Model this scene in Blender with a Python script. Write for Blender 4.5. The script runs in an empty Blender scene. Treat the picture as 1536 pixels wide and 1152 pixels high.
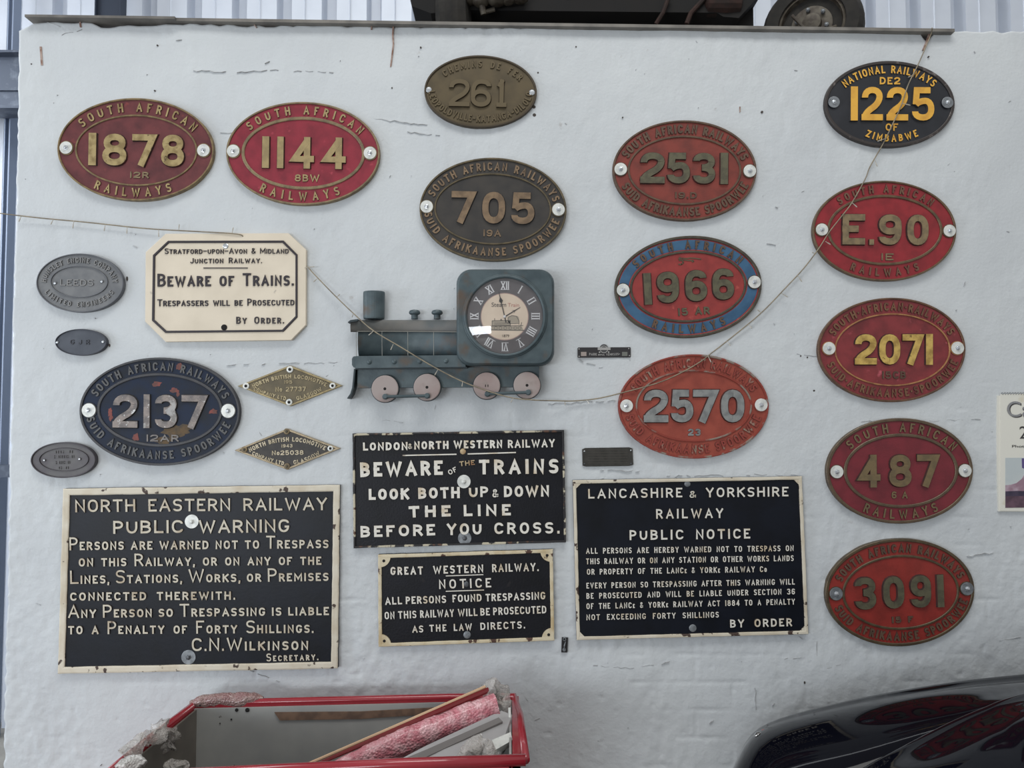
import bpy, math, random
import numpy as np
from mathutils import Vector, Matrix
random.seed(7)
rng = np.random.default_rng(11)
C = bpy.context.scene.collection
PI = math.pi

# ------------------------------------------------------------------ camera, world, lights, exposure
F_PX = 1130.0; DIST = 2.4; CAM_Z = 1.6; PITCH = math.radians(2.5)
cam_d = bpy.data.cameras.new('camera'); cam = bpy.data.objects.new('camera', cam_d); C.objects.link(cam)
cam.location = (0, -DIST, CAM_Z); cam.rotation_euler = (PI/2 + PITCH, 0, 0)
cam_d.sensor_width = 36.0; cam_d.lens = F_PX/1536*36.0; cam_d.clip_start = 0.05
S = bpy.context.scene; S.camera = cam
S.view_settings.view_transform = 'Standard'; S.view_settings.look = 'None'
S.view_settings.gamma = 1; S.view_settings.use_curve_mapping = False
S.view_settings.exposure = -0.07
wd = bpy.data.worlds.new('hall_daylight'); S.world = wd; wd.use_nodes = True
bg = wd.node_tree.nodes['Background']; bg.inputs[0].default_value = (0.94, 0.955, 0.97, 1); bg.inputs[1].default_value = 0.48

def area(name, loc, target, sx, sy, power, col):
    l = bpy.data.lights.new(name, 'AREA'); l.shape = 'RECTANGLE'; l.size = sx; l.size_y = sy
    l.energy = power; l.color = col
    o = bpy.data.objects.new(name, l); C.objects.link(o); o.location = loc
    o.rotation_euler = (Vector(target) - Vector(loc)).to_track_quat('-Z', 'Y').to_euler()
    return o
area('roof_light', (0.3, -2.9, 6.6), (0.1, 0.0, 1.4), 4.2, 1.5, 150, (1.0, 1.0, 0.97))
area('side_window_light', (-5.2, -2.2, 1.3), (-0.9, 0.0, 1.1), 1.8, 1.8, 66, (0.78, 0.87, 1.0))
area('door_daylight', (-3.3, -6.0, 0.95), (-0.4, 0.0, 1.4), 3.2, 1.0, 125, (0.90, 0.95, 1.0))
area('rear_left_fill', (-3.5, 0.1, 3.0), (-2.0, 1.5, 1.7), 1.2, 1.8, 42, (0.92, 0.96, 1.0))  # added fill lamp out of view, brightens the sheets left of the wall
area('rear_top_fill', (0.0, 0.9, 6.2), (0.0, 1.6, 3.0), 6.0, 0.8, 95, (0.92, 0.96, 1.0))  # extra overhead fill, added to brighten the rear sheet wall

# ------------------------------------------------------------------ picture point -> point on the plane y = -d
cp, sp = math.cos(PITCH), math.sin(PITCH)
def W(px, py, d=0.0):
    dx = (px-768)/F_PX; dy = (576-py)/F_PX
    t = (DIST-d)/(cp-dy*sp)
    return (t*dx, t*(sp+dy*cp)+CAM_Z)
def P(px, py, d=0.0):
    x, z = W(px, py, d); return Vector((x, -d, z))

# ------------------------------------------------------------------ materials
def mat(name, col, rough=0.6, metal=0.0, col2=None, scale=30, lo=0.45, hi=0.6, bump=0.0, bscale=200,
        col3=None, scale3=12, lo3=0.6, hi3=0.66, coat=0.0, detail=6, stretch=None, alpha=1.0, trans=0.0, spec=0.5):
    m = bpy.data.materials.new(name); m.use_nodes = True
    nt = m.node_tree; b = nt.nodes['Principled BSDF']; L = nt.links
    b.inputs['Roughness'].default_value = rough; b.inputs['Metallic'].default_value = metal
    b.inputs['Coat Weight'].default_value = coat; b.inputs['Coat Roughness'].default_value = 0.08
    b.inputs['Base Color'].default_value = (*col, 1); b.inputs['Alpha'].default_value = alpha
    b.inputs['Transmission Weight'].default_value = trans; b.inputs['Specular IOR Level'].default_value = spec
    tc = nt.nodes.new('ShaderNodeTexCoord'); src = tc.outputs['Object']
    if stretch:
        mp = nt.nodes.new('ShaderNodeMapping'); mp.inputs['Scale'].default_value = stretch
        L.new(src, mp.inputs[0]); src = mp.outputs[0]
    def layer(prev, c, sc, a, z, seed):
        n = nt.nodes.new('ShaderNodeTexNoise'); n.noise_dimensions = '4D'; n.inputs['W'].default_value = seed
        n.inputs['Scale'].default_value = sc; n.inputs['Detail'].default_value = detail
        L.new(src, n.inputs['Vector'])
        r = nt.nodes.new('ShaderNodeMapRange'); r.inputs['From Min'].default_value = a; r.inputs['From Max'].default_value = z
        L.new(n.outputs['Fac'], r.inputs['Value'])
        x = nt.nodes.new('ShaderNodeMix'); x.data_type = 'RGBA'
        L.new(r.outputs[0], x.inputs['Factor'])
        if prev is None: x.inputs['A'].default_value = (*col, 1)
        else: L.new(prev, x.inputs['A'])
        x.inputs['B'].default_value = (*c, 1)
        return x.outputs['Result']
    out = None
    seed = (sum(ord(q) for q in name) % 97)*0.37
    if col2: out = layer(None, col2, scale, lo, hi, seed)
    if col3: out = layer(out, col3, scale3, lo3, hi3, seed+5)
    if out is not None: L.new(out, b.inputs['Base Color'])
    if bump:
        n = nt.nodes.new('ShaderNodeTexNoise'); n.inputs['Scale'].default_value = bscale; n.inputs['Detail'].default_value = 4
        L.new(src, n.inputs['Vector'])
        bp = nt.nodes.new('ShaderNodeBump'); bp.inputs['Strength'].default_value = bump; bp.inputs['Distance'].default_value = 0.002
        L.new(n.outputs['Fac'], bp.inputs['Height']); L.new(bp.outputs[0], b.inputs['Normal'])
    return m
def srgb(r, g, b):
    f = lambda c: ((c/255+0.055)/1.055)**2.4 if c > 10 else c/255/12.92
    return (f(r), f(g), f(b))

M = {}
M['plaster'] = mat('painted_plaster', srgb(203,207,209), 0.62, 0, srgb(196,200,203), 3.5, 0.35, 0.7, 0.55, 110, srgb(168,166,164), 21, 0.70, 0.80, detail=8, spec=0.3)
M['wall_dirt'] = mat('dirt_speck', srgb(70,64,60), 0.9)
M['rust_streak'] = mat('rust_streak', srgb(128,96,82), 0.9, 0, srgb(170,150,140), 60, 0.4, 0.6)
M['crack'] = mat('crack_shadow_dirt', srgb(150,150,150), 0.95, 0, srgb(186,188,189), 40, 0.4, 0.6)  # grey dirt colour of the paint cracks and scuffs
M['steel_edge'] = mat('weathered_steel', srgb(128,124,118), 0.6, 0.3, srgb(105,102,98), 14, 0.4, 0.6)
M['sheet'] = mat('sheet_metal', srgb(196,202,212), 0.45, 0.15, srgb(184,190,201), 3, 0.4, 0.6)
M['girt'] = mat('dark_steel_beam', srgb(62,70,84), 0.5, 0.3, srgb(90,98,110), 25, 0.5, 0.7)
M['concrete'] = mat('concrete_floor', srgb(158,156,150), 0.8, 0, srgb(138,136,131), 4, 0.4, 0.6)
M['washer'] = mat('zinc_washer', srgb(222,223,218), 0.42, 0.15, srgb(196,198,194), 60, 0.45, 0.65)
M['washer_dull'] = mat('dull_zinc_washer', srgb(142,146,150), 0.45, 0.45, srgb(115,119,123), 60, 0.4, 0.6)
M['bolt'] = mat('bright_bolt', srgb(206,210,214), 0.25, 0.75)
M['bolt_dark'] = mat('dark_bolt', srgb(92,94,98), 0.4, 0.5)
M['hole'] = mat('screw_hole', srgb(24,22,22), 0.9)
def brass(name, c1, c2, metal=0.35, rough=0.42, c3=None):
    return mat(name, c1, rough, metal, c2, 45, 0.42, 0.62, 0.25, 260, c3, 70, 0.62, 0.7)

# ------------------------------------------------------------------ object helpers
def mesh_obj(name, verts, faces, m, parent=None, origin=(0,0,0), smooth=False):
    ox, oy, oz = origin
    me = bpy.data.meshes.new(name)
    me.from_pydata([(v[0]-ox, v[1]-oy, v[2]-oz) for v in verts], [], faces)
    if smooth:
        me.polygons.foreach_set('use_smooth', [True]*len(me.polygons))
    me.update(); me.materials.append(m)
    o = bpy.data.objects.new(name, me); C.objects.link(o)
    if parent is not None: o.parent = parent
    return o
def thing(name, label, cat, loc, group=None):
    o = bpy.data.objects.new(name, None); C.objects.link(o); o.location = loc
    o.empty_display_size = 0.05
    o['label'] = label; o['category'] = cat
    if group: o['group'] = group
    return o
def tag(o, label, cat, group=None):
    o['label'] = label; o['category'] = cat
    if group: o['group'] = group
    return o
class MB:
    """collects geometry in world coordinates"""
    def __init__(s): s.v = []; s.f = []; s.side = set()
    def add(s, vs, fs, side=()):
        n = len(s.v); k = len(s.f); s.side.update(k+i for i in side); s.v += [tuple(v) for v in vs]; s.f += [tuple(i+n for i in f) for f in fs]
    def box(s, a, b):
        (x0,y0,z0),(x1,y1,z1) = a, b
        s.add([(x0,y0,z0),(x1,y0,z0),(x1,y1,z0),(x0,y1,z0),(x0,y0,z1),(x1,y0,z1),(x1,y1,z1),(x0,y1,z1)],
              [(0,3,2,1),(4,5,6,7),(0,1,5,4),(1,2,6,5),(2,3,7,6),(3,0,4,7)])
    def tube(s, pts, r, n=8, close=False):
        pts = [Vector(p) for p in pts]; k = len(pts); rs = r if isinstance(r, (list, tuple)) else [r]*k
        base = len(s.v); up = None
        for i, p in enumerate(pts):
            a = pts[max(i-1, 0)] if not close else pts[i-1]; b = pts[min(i+1, k-1)] if not close else pts[(i+1) % k]
            t = (b-a).normalized()
            if up is None: up = t.orthogonal().normalized()
            else: up = (up - t*up.dot(t)).normalized()
            w = t.cross(up)
            for j in range(n):
                q = 2*PI*j/n; s.v.append(tuple(p + rs[i]*(math.cos(q)*up + math.sin(q)*w)))
        for i in range(k-1+(1 if close else 0)):
            i2 = (i+1) % k
            for j in range(n):
                s.f.append((base+i*n+j, base+i*n+(j+1) % n, base+i2*n+(j+1) % n, base+i2*n+j))
        if not close:
            s.f.append(tuple(base+j for j in range(n))[::-1]); s.f.append(tuple(base+(k-1)*n+j for j in range(n)))
    def lathe(s, c, axis, prof, n=24, a0=0.0, a1=2*PI):
        """prof: list of (radius, offset along axis)"""
        c = Vector(c); ax = Vector(axis).normalized(); u = ax.orthogonal().normalized(); w = ax.cross(u)
        base = len(s.v)
        for r, h in prof:
            for j in range(n):
                q = a0 + (a1-a0)*j/n; s.v.append(tuple(c + ax*h + r*(math.cos(q)*u + math.sin(q)*w)))
        for i in range(len(prof)-1):
            for j in range(n):
                s.f.append((base+i*n+j, base+i*n+(j+1) % n, base+(i+1)*n+(j+1) % n, base+(i+1)*n+j))
        s.f.append(tuple(base+j for j in range(n))[::-1]); s.f.append(tuple(base+(len(prof)-1)*n+j for j in range(n)))
    def build(s, name, m, parent=None, smooth=False, m2=None):
        org = tuple(parent_world(parent))
        o = mesh_obj(name, s.v, s.f, m, parent, org, smooth)
        if m2 is not None and s.side:
            o.data.materials.append(m2)
            for i in s.side: o.data.polygons[i].material_index = 1
        return o
def parent_world(o):
    p = Vector((0,0,0))
    while o is not None: p += Vector(o.location); o = o.parent
    return p

class Face:
    """a flat cast object on the wall: outlines are given as picture points on its face plane"""
    def __init__(s, ox=0, oy=0, sc=1.0, d0=0.012):
        s.ox, s.oy, s.sc, s.d0 = ox, oy, sc, d0
        s.mm = (DIST-d0)/F_PX
    def px(s, x, y): return (s.ox + x/s.sc, s.oy + y/s.sc)
    def xz(s, x, y): return W(s.ox + x/s.sc, s.oy + y/s.sc, s.d0)
    def pt(s, x, y, z): a, b = s.xz(x, y); return (a, -z, b)
    def prism(s, mb, pts, z0, z1, bev=0.0):
        """pts outline; bev = shrink of top loop about centroid (fraction)"""
        cx = sum(p[0] for p in pts)/len(pts); cy = sum(p[1] for p in pts)/len(pts); n = len(pts)
        loops = [(1.0, z0), (1.0, z1-(0.0015 if bev else 0))] + ([(1-bev, z1)] if bev else [])
        vs = []
        for k, z in loops:
            vs += [s.pt(cx+(p[0]-cx)*k, cy+(p[1]-cy)*k, z) for p in pts]
        fs = []
        for i in range(len(loops)-1):
            for j in range(n):
                fs.append((i*n+j, i*n+(j+1) % n, (i+1)*n+(j+1) % n, (i+1)*n+j))
        fs.append(tuple((len(loops)-1)*n+j for j in range(n)))
        mb.add(vs, fs)
    def ring(s, mb, outer, inner, z0, z1, ch=0.0):
        n = len(outer); vs = []
        def mix(a, b, t): return (a[0]+(b[0]-a[0])*t, a[1]+(b[1]-a[1])*t)
        prof = [(0, z0), (0, z1-0.0012), (0.18, z1), (0.82, z1), (1, z1-0.0012), (1, z0)]
        for t, z in prof:
            vs += [s.pt(*mix(a, b, t), z) for a, b in zip(outer, inner)]
        fs = []
        for i in range(5):
            for j in range(n):
                fs.append((i*n+j, i*n+(j+1) % n, (i+1)*n+(j+1) % n, (i+1)*n+j))
        mb.add(vs, fs)

def ell(cx, cy, rx, ry, rot=0, n=96, wob=0.0):
    r = math.radians(rot); out = []
    for i in range(n):
        q = 2*PI*i/n; k = 1+wob*math.sin(3*q+cx)+wob*0.6*math.sin(7*q+cy)
        x, y = rx*math.cos(q)*k, -ry*math.sin(q)*k
        out.append((cx+x*math.cos(r)-y*math.sin(r), cy+x*math.sin(r)+y*math.cos(r)))
    return out

# ------------------------------------------------------------------ stroke lettering (cast letters)
G = {
'A': [('-', [(0,0),(.5,1),(1,0)]), ('-', [(.2,.32),(.8,.32)])],
'B': [('-', [(0,0),(0,1)]), ('~', [(0,1),(.92,1),(.92,.53),(0,.53)]), ('~', [(0,.53),(1,.53),(1,0),(0,0)])],
'C': [('~', [(1,.76),(1,1),(0,1),(0,0),(1,0),(1,.24)])],
'D': [('-', [(0,0),(0,1)]), ('~', [(0,1),(1,1),(1,0),(0,0)])],
'E': [('-', [(1,1),(0,1),(0,0),(1,0)]), ('-', [(0,.52),(.82,.52)])],
'\u00cb': [('-', [(1,1),(0,1),(0,0),(1,0)]), ('-', [(0,.52),(.82,.52)]), ('-', [(.15,1.2),(.15,1.24)]), ('-', [(.8,1.2),(.8,1.24)])],
'F': [('-', [(1,1),(0,1),(0,0)]), ('-', [(0,.52),(.8,.52)])],
'G': [('~', [(1,.76),(1,1),(0,1),(0,0),(1,0),(1,.42)]), ('-', [(1,.42),(.6,.42)])],
'H': [('-', [(0,0),(0,1)]), ('-', [(1,0),(1,1)]), ('-', [(0,.52),(1,.52)])],
'I': [('-', [(.5,0),(.5,1)])],
'J': [('~', [(1,1),(1,0),(0,0),(0,.25)])],
'K': [('-', [(0,0),(0,1)]), ('-', [(1,1),(0,.4)]), ('-', [(.32,.6),(1,0)])],
'L': [('-', [(0,1),(0,0),(1,0)])],
'M': [('-', [(0,0),(0,1),(.5,.25),(1,1),(1,0)])],
'N': [('-', [(0,0),(0,1),(1,0),(1,1)])],
'O': [('o', [(0,0),(1,0),(1,1),(0,1)])],
'P': [('-', [(0,0),(0,1)]), ('~', [(0,1),(1,1),(1,.45),(0,.45)])],
'Q': [('o', [(0,0),(1,0),(1,1),(0,1)]), ('-', [(.6,.3),(1,-.05)])],
'R': [('-', [(0,0),(0,1)]), ('~', [(0,1),(.95,1),(.95,.47),(0,.47)]), ('-', [(.5,.47),(1,0)])],
'S': [('~', [(1,.84),(1,1),(0,1),(0,.53),(1,.5),(1,0),(0,0),(0,.16)])],
'T': [('-', [(0,1),(1,1)]), ('-', [(.5,1),(.5,0)])],
'U': [('~', [(0,1),(0,0),(1,0),(1,1)])],
'V': [('-', [(0,1),(.5,0),(1,1)])],
'W': [('-', [(0,1),(.25,0),(.5,.85),(.75,0),(1,1)])],
'X': [('-', [(0,0),(1,1)]), ('-', [(0,1),(1,0)])],
'Y': [('-', [(0,1),(.5,.45),(1,1)]), ('-', [(.5,.45),(.5,0)])],
'Z': [('-', [(0,1),(1,1),(0,0),(1,0)])],
'0': [('o', [(0,0),(1,0),(1,1),(0,1)])],
'1': [('-', [(.5,0),(.5,1)])],
'2': [('~', [(0,.72),(0,1),(1,1),(1,.52),(0,.16),(0,0)]), ('-', [(0,0),(1,0)])],
'3': [('~', [(0,.8),(0,1),(.97,1),(.97,.53),(.35,.53)]), ('~', [(.35,.53),(1,.53),(1,0),(0,0),(0,.2)])],
'4': [('-', [(.78,0),(.78,1)]), ('-', [(.76,.965),(0,.25),(1,.25)])],
'5': [('-', [(.95,1),(.1,1),(.04,.48)]), ('~', [(.04,.47),(.25,.61),(1,.61),(1,0),(0,0),(0,.22)])],
'6': [('o', [(0,0),(1,0),(1,.57),(0,.57)]), ('~', [(1,.8),(1,1),(0,1),(0,.28)])],
'7': [('-', [(0,1),(1,1),(.38,0)])],
'8': [('o', [(.06,.53),(.94,.53),(.94,1),(.06,1)]), ('o', [(0,0),(1,0),(1,.53),(0,.53)])],
'9': [('o', [(0,.43),(1,.43),(1,1),(0,1)]), ('~', [(1,.72),(1,0),(0,0),(0,.2)])],
'&': [('~', [(1,0),(.15,.72),(.15,1),(.7,1),(.7,.72),(0,.4),(0,0),(.72,0),(1,.4)])],
'.': [('-', [(.5,0),(.5,.001)])],
',': [('-', [(.6,.04),(.3,-.16)])],
'-': [('-', [(0,.5),(1,.5)])],
'\u2013': [('-', [(0,.5),(1,.5)])],
'\u00b7': [('-', [(.5,.47),(.5,.53)])],
'+': [('-', [(0,.5),(1,.5)]), ('-', [(.5,.25),(.5,.75)])],
'l': [('-', [(.5,0),(.5,1)]), ('-', [(.5,1),(0,.78)]), ('-', [(0,0),(1,0)])],   # flagged one
}
GW = {'\u00cb': .5, 'M': .78, 'W': .92, 'E': .5, 'F': .5, 'L': .5, 'J': .48, 'T': .58, 'A': .66, 'V': .64, 'Y': .62, 'O': .62, 'Q': .62,
      'S': .54, 'P': .54, 'R': .57, 'B': .57, 'K': .6, '-': .4, '\u2013': .5, '+': .4, ' ': .42, '&': .6}
def round_poly(pts, closed, r):
    n = len(pts); out = []
    rngi = range(n)
    for i in rngi:
        p = Vector(pts[i])
        if not closed and i in (0, n-1): out.append(tuple(p)); continue
        a = Vector(pts[i-1]); b = Vector(pts[(i+1) % n])
        la, lb = (a-p).length, (b-p).length
        ca = la if (not closed and i-1 == 0) else la*0.5
        cb = lb if (not closed and i+1 == n-1) else lb*0.5
        c1, c2 = min(r, ca*.98), min(r, cb*.98)
        s, e = p+(a-p).normalized()*c1, p+(b-p).normalized()*c2
        K = 5
        for j in range(K+1):
            t = j/K; w0, w1, w2 = (1-t)**2, 2*t*(1-t)*0.83, t*t
            q = (s*w0+p*w1+e*w2)/(w0+w1+w2); out.append((q.x, q.y))
    # drop duplicates
    res = [out[0]]
    for q in out[1:]:
        if (Vector(q)-Vector(res[-1])).length > 1e-4*max(1, r): res.append(q)
    if closed and (Vector(res[0])-Vector(res[-1])).length < 1e-3: res.pop()
    return res
def glyph(face, mb, ch, w, h, t, origin, ux, uy, z0, z1, tv=None):
    """w,h outer size, t stroke; origin = lower left corner; ux,uy unit directions (zoom coords)"""
    if ch not in G: return
    def A(x, y): return (origin[0]+ux[0]*x+uy[0]*y, origin[1]+ux[1]*x+uy[1]*y)
    for si, (kind, pts) in enumerate(G[ch]):
        z1 = z1+.00022*(si > 0)
        if ch == '.': loc = [(w/2, 0), (w/2, t*1.1)]; closed = False
        elif ch == ',': loc = [(w*.6, t*.9), (w*.35, -t*.9)]; closed = False
        elif ch == '\u00b7': loc = [(w/2, h/2-t*.5), (w/2, h/2+t*.5)]; closed = False
        else:
            loc = [(t/2+u*(w-t), t/2+v*(h-t)) for u, v in pts]
            closed = kind == 'o'
            if ch in 'IlTYVKXMNHBDPRAWEFL14 7' or True:
                # butt ends reach the full height for straight stems
                if kind == '-' and not closed:
                    L2 = []
                    for i, (x, y) in enumerate(loc):
                        if i in (0, len(loc)-1):
                            o = loc[1] if i == 0 else loc[-2]
                            dx, dy = x-o[0], y-o[1]; ln = math.hypot(dx, dy) or 1
                            u, v = pts[i]
                            if v in (0, 1) and abs(dy) > .6*ln: x += dx/ln*t/2; y += dy/ln*t/2
                            elif u in (0, 1) and abs(dx) > .6*ln: x += dx/ln*t/2
                        L2.append((x, y))
                    loc = L2
        if kind in '~o' and ch not in '.,\u00b7': loc = round_poly(loc, closed, 0.46*min(w, h))
        n = len(loc); L = []; R = []
        for i in range(n):
            p = loc[i]
            a = loc[i-1] if (closed or i > 0) else None
            b = loc[(i+1) % n] if (closed or i < n-1) else None
            def nrm(p, q):
                dx, dy = q[0]-p[0], q[1]-p[1]; l = math.hypot(dx, dy) or 1e-9; return (-dy/l, dx/l)
            if a is None: m_ = nrm(p, b); k = 1
            elif b is None: m_ = nrm(a, p); k = 1
            else:
                n1, n2 = nrm(a, p), nrm(p, b); mx, my = n1[0]+n2[0], n1[1]+n2[1]; l = math.hypot(mx, my) or 1e-9
                m_ = (mx/l, my/l); k = min(1.9, 1/max(.3, m_[0]*n1[0]+m_[1]*n1[1]))
            L.append((p, (m_[0]*k, m_[1]*k)))
        hb, ht = t*.58, t*.45
        vs = []
        for (p, m_) in L:
            vs += [face.pt(*A(p[0]+m_[0]*hb, p[1]+m_[1]*hb), z0), face.pt(*A(p[0]+m_[0]*ht, p[1]+m_[1]*ht), z1),
                   face.pt(*A(p[0]-m_[0]*ht, p[1]-m_[1]*ht), z1), face.pt(*A(p[0]-m_[0]*hb, p[1]-m_[1]*hb), z0)]
        fs = []; sd = []
        for i in range(n if closed else n-1):
            j = (i+1) % n
            for q in range(3):
                if q != 1: sd.append(len(fs))
                fs.append((i*4+q, j*4+q, j*4+q+1, i*4+q+1))
        if not closed:
            sd += [len(fs), len(fs)+1]
            fs.append((0, 1, 2, 3)); fs.append((4*n-1, 4*n-2, 4*n-3, 4*n-4))
        mb.add(vs, fs, sd)
def path_text(face, mb, text, path, H, t, z0, z1, sc=0.72, tr=0.16, centers=False, spw=1.0, jit=0.0, wid=1.0):
    """lay text along a polyline of mid-cap-height points; capitals get height H, lower case = small capitals"""
    P2 = [Vector(p) for p in path]; cum = [0]
    for a, b in zip(P2, P2[1:]): cum.append(cum[-1]+(b-a).length)
    Ltot = cum[-1]
    def at(s):
        s_ = min(max(s, 0), Ltot); i = 0
        while i < len(cum)-2 and cum[i+1] < s_: i += 1
        d = (P2[i+1]-P2[i]); l = d.length or 1e-9; d = d/l
        return P2[i]+d*(s-cum[i]), d
    items = []
    for ch in text:
        small = ch.islower() and ch != 'l' or (ch == 'l')
        up = ch.upper(); h = H*(sc if small else 1)
        fixed = up in "I1.,\u00b7"
        w = (t if fixed else GW.get(up, .6)*h*wid)
        if up == ' ': w = GW[' ']*H*sc**.5*spw
        items.append([up, h, w, fixed])
    gap = tr*H
    fx = sum(i[2] for i in items if i[3]); va = sum(i[2] for i in items if not i[3])
    if centers:
        k = 1.0; 
        half = (items[0][2]+items[-1][2])/2
        g = (Ltot + half - fx - va)/(len(items)-1)
        # keep glyph width sane when crowded
        if g < 0.10*H:
            k = max(0.5, (Ltot+half-fx-0.10*H*(len(items)-1))/va)
            for it in items:
                if not it[3]: it[2] *= k
            half = (items[0][2]+items[-1][2])/2
            g = (Ltot + half - sum(i[2] for i in items))/(len(items)-1)
        s = -items[0][2]/2; gap = g
    else:
        k = (Ltot-fx)/max(1e-6, va+gap*(len(items)-1)); gap *= k
        for it in items:
            if not it[3]: it[2] *= k
        s = 0
    for up, h, w, fixed in items:
        if up != ' ':
            c, d = at(s+w/2); c2, dd = at(s+w/2+w*.3); c1, _ = at(s+w/2-w*.3)
            if (c2-c1).length > 1e-6: d = (c2-c1).normalized()
            ux = (d.x, d.y); uy = (d.y, -d.x)       # picture y points down
            if jit:
                a = random.uniform(-jit, jit); ca, sa = math.cos(a), math.sin(a)
                ux = (ux[0]*ca-ux[1]*sa, ux[0]*sa+ux[1]*ca); uy = (ux[1], -ux[0])
            o = (c.x-ux[0]*w/2-uy[0]*H/2, c.y-ux[1]*w/2-uy[1]*H/2)
            tgt = mb
            if isinstance(mb, list): tgt = MB(); mb.append(tgt)
            glyph(face, tgt, up, w, h, t if up != '&' else t*.85, o, ux, uy, z0, z1)
        s += w+gap
def lettering(face, text, path, H, t, z0, z1, name, m, parent, m2=None, **kw):
    if H/face.sc < 9.5:      # letters too small to pick apart: one joined part
        mb = MB(); path_text(face, mb, text, path, H, t, z0, z1, **kw); o = mb.build(name, m, parent, m2=m2)
        if len(text) > 2: o['kind'] = 'stuff'
        return o
    ls = []; path_text(face, ls, text, path, H, t, z0, z1, **kw)
    e = bpy.data.objects.new(name, None); C.objects.link(e); e.parent = parent; e.empty_display_size = .02
    for q in ls: q.build('letter', m, e, m2=m2)
    return e
def ell_path(cx, cy, rx, ry, rot, a0, a1, n=60):
    r = math.radians(rot); out = []
    for i in range(n+1):
        q = math.radians(a0+(a1-a0)*i/n); x, y = rx*math.cos(q), -ry*math.sin(q)
        out.append((cx+x*math.cos(r)-y*math.sin(r), cy+x*math.sin(r)+y*math.cos(r)))
    return out
def bez(a, b, c, n=24):
    """quadratic curve through a, b (middle), c"""
    q = (2*b[0]-(a[0]+c[0])/2, 2*b[1]-(a[1]+c[1])/2)
    return [((1-t)**2*a[0]+2*t*(1-t)*q[0]+t*t*c[0], (1-t)**2*a[1]+2*t*(1-t)*q[1]+t*t*c[1]) for t in [i/n for i in range(n+1)]]

def washer(face, parent, x, y, r, zb, mw, mbolt, label=None, br=0.27, hexa=True):
    cx, cz = face.xz(x, y); R = r/face.sc*face.mm
    mb = MB(); mb.lathe((cx, -zb, cz), (0,-1,0), [(R, 0), (R, .0015), (R*.97, .0018), (R*.40, .0018)], 28)
    w = mb.build('washer', mw, parent, smooth=False)
    mb = MB(); mb.lathe((cx, -zb-.0018, cz), (0,-1,0), [(R*(br+.13), 0), (R*(br+.13), .0010), (R*br, .0016), (R*br, .0048), (R*br*.8, .0062), (R*br*.3, .0068)], 6 if hexa else 16)
    b = mb.build('bolt', mbolt, None); b.parent = w
    # the washer mesh is in its thing's space, so the bolt only needs the same offset
    org = parent_world(parent)
    for v in b.data.vertices: v.co -= org
    return w
def screw(face, parent, x, y, r, zb, m, name='screw'):
    cx, cz = face.xz(x, y); R = r/face.sc*face.mm
    mb = MB(); mb.lathe((cx, -zb, cz), (0,-1,0), [(R, 0), (R, .0008), (R*.8, .002), (R*.35, .0026)], 16)
    return mb.build(name, m, parent)

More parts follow.
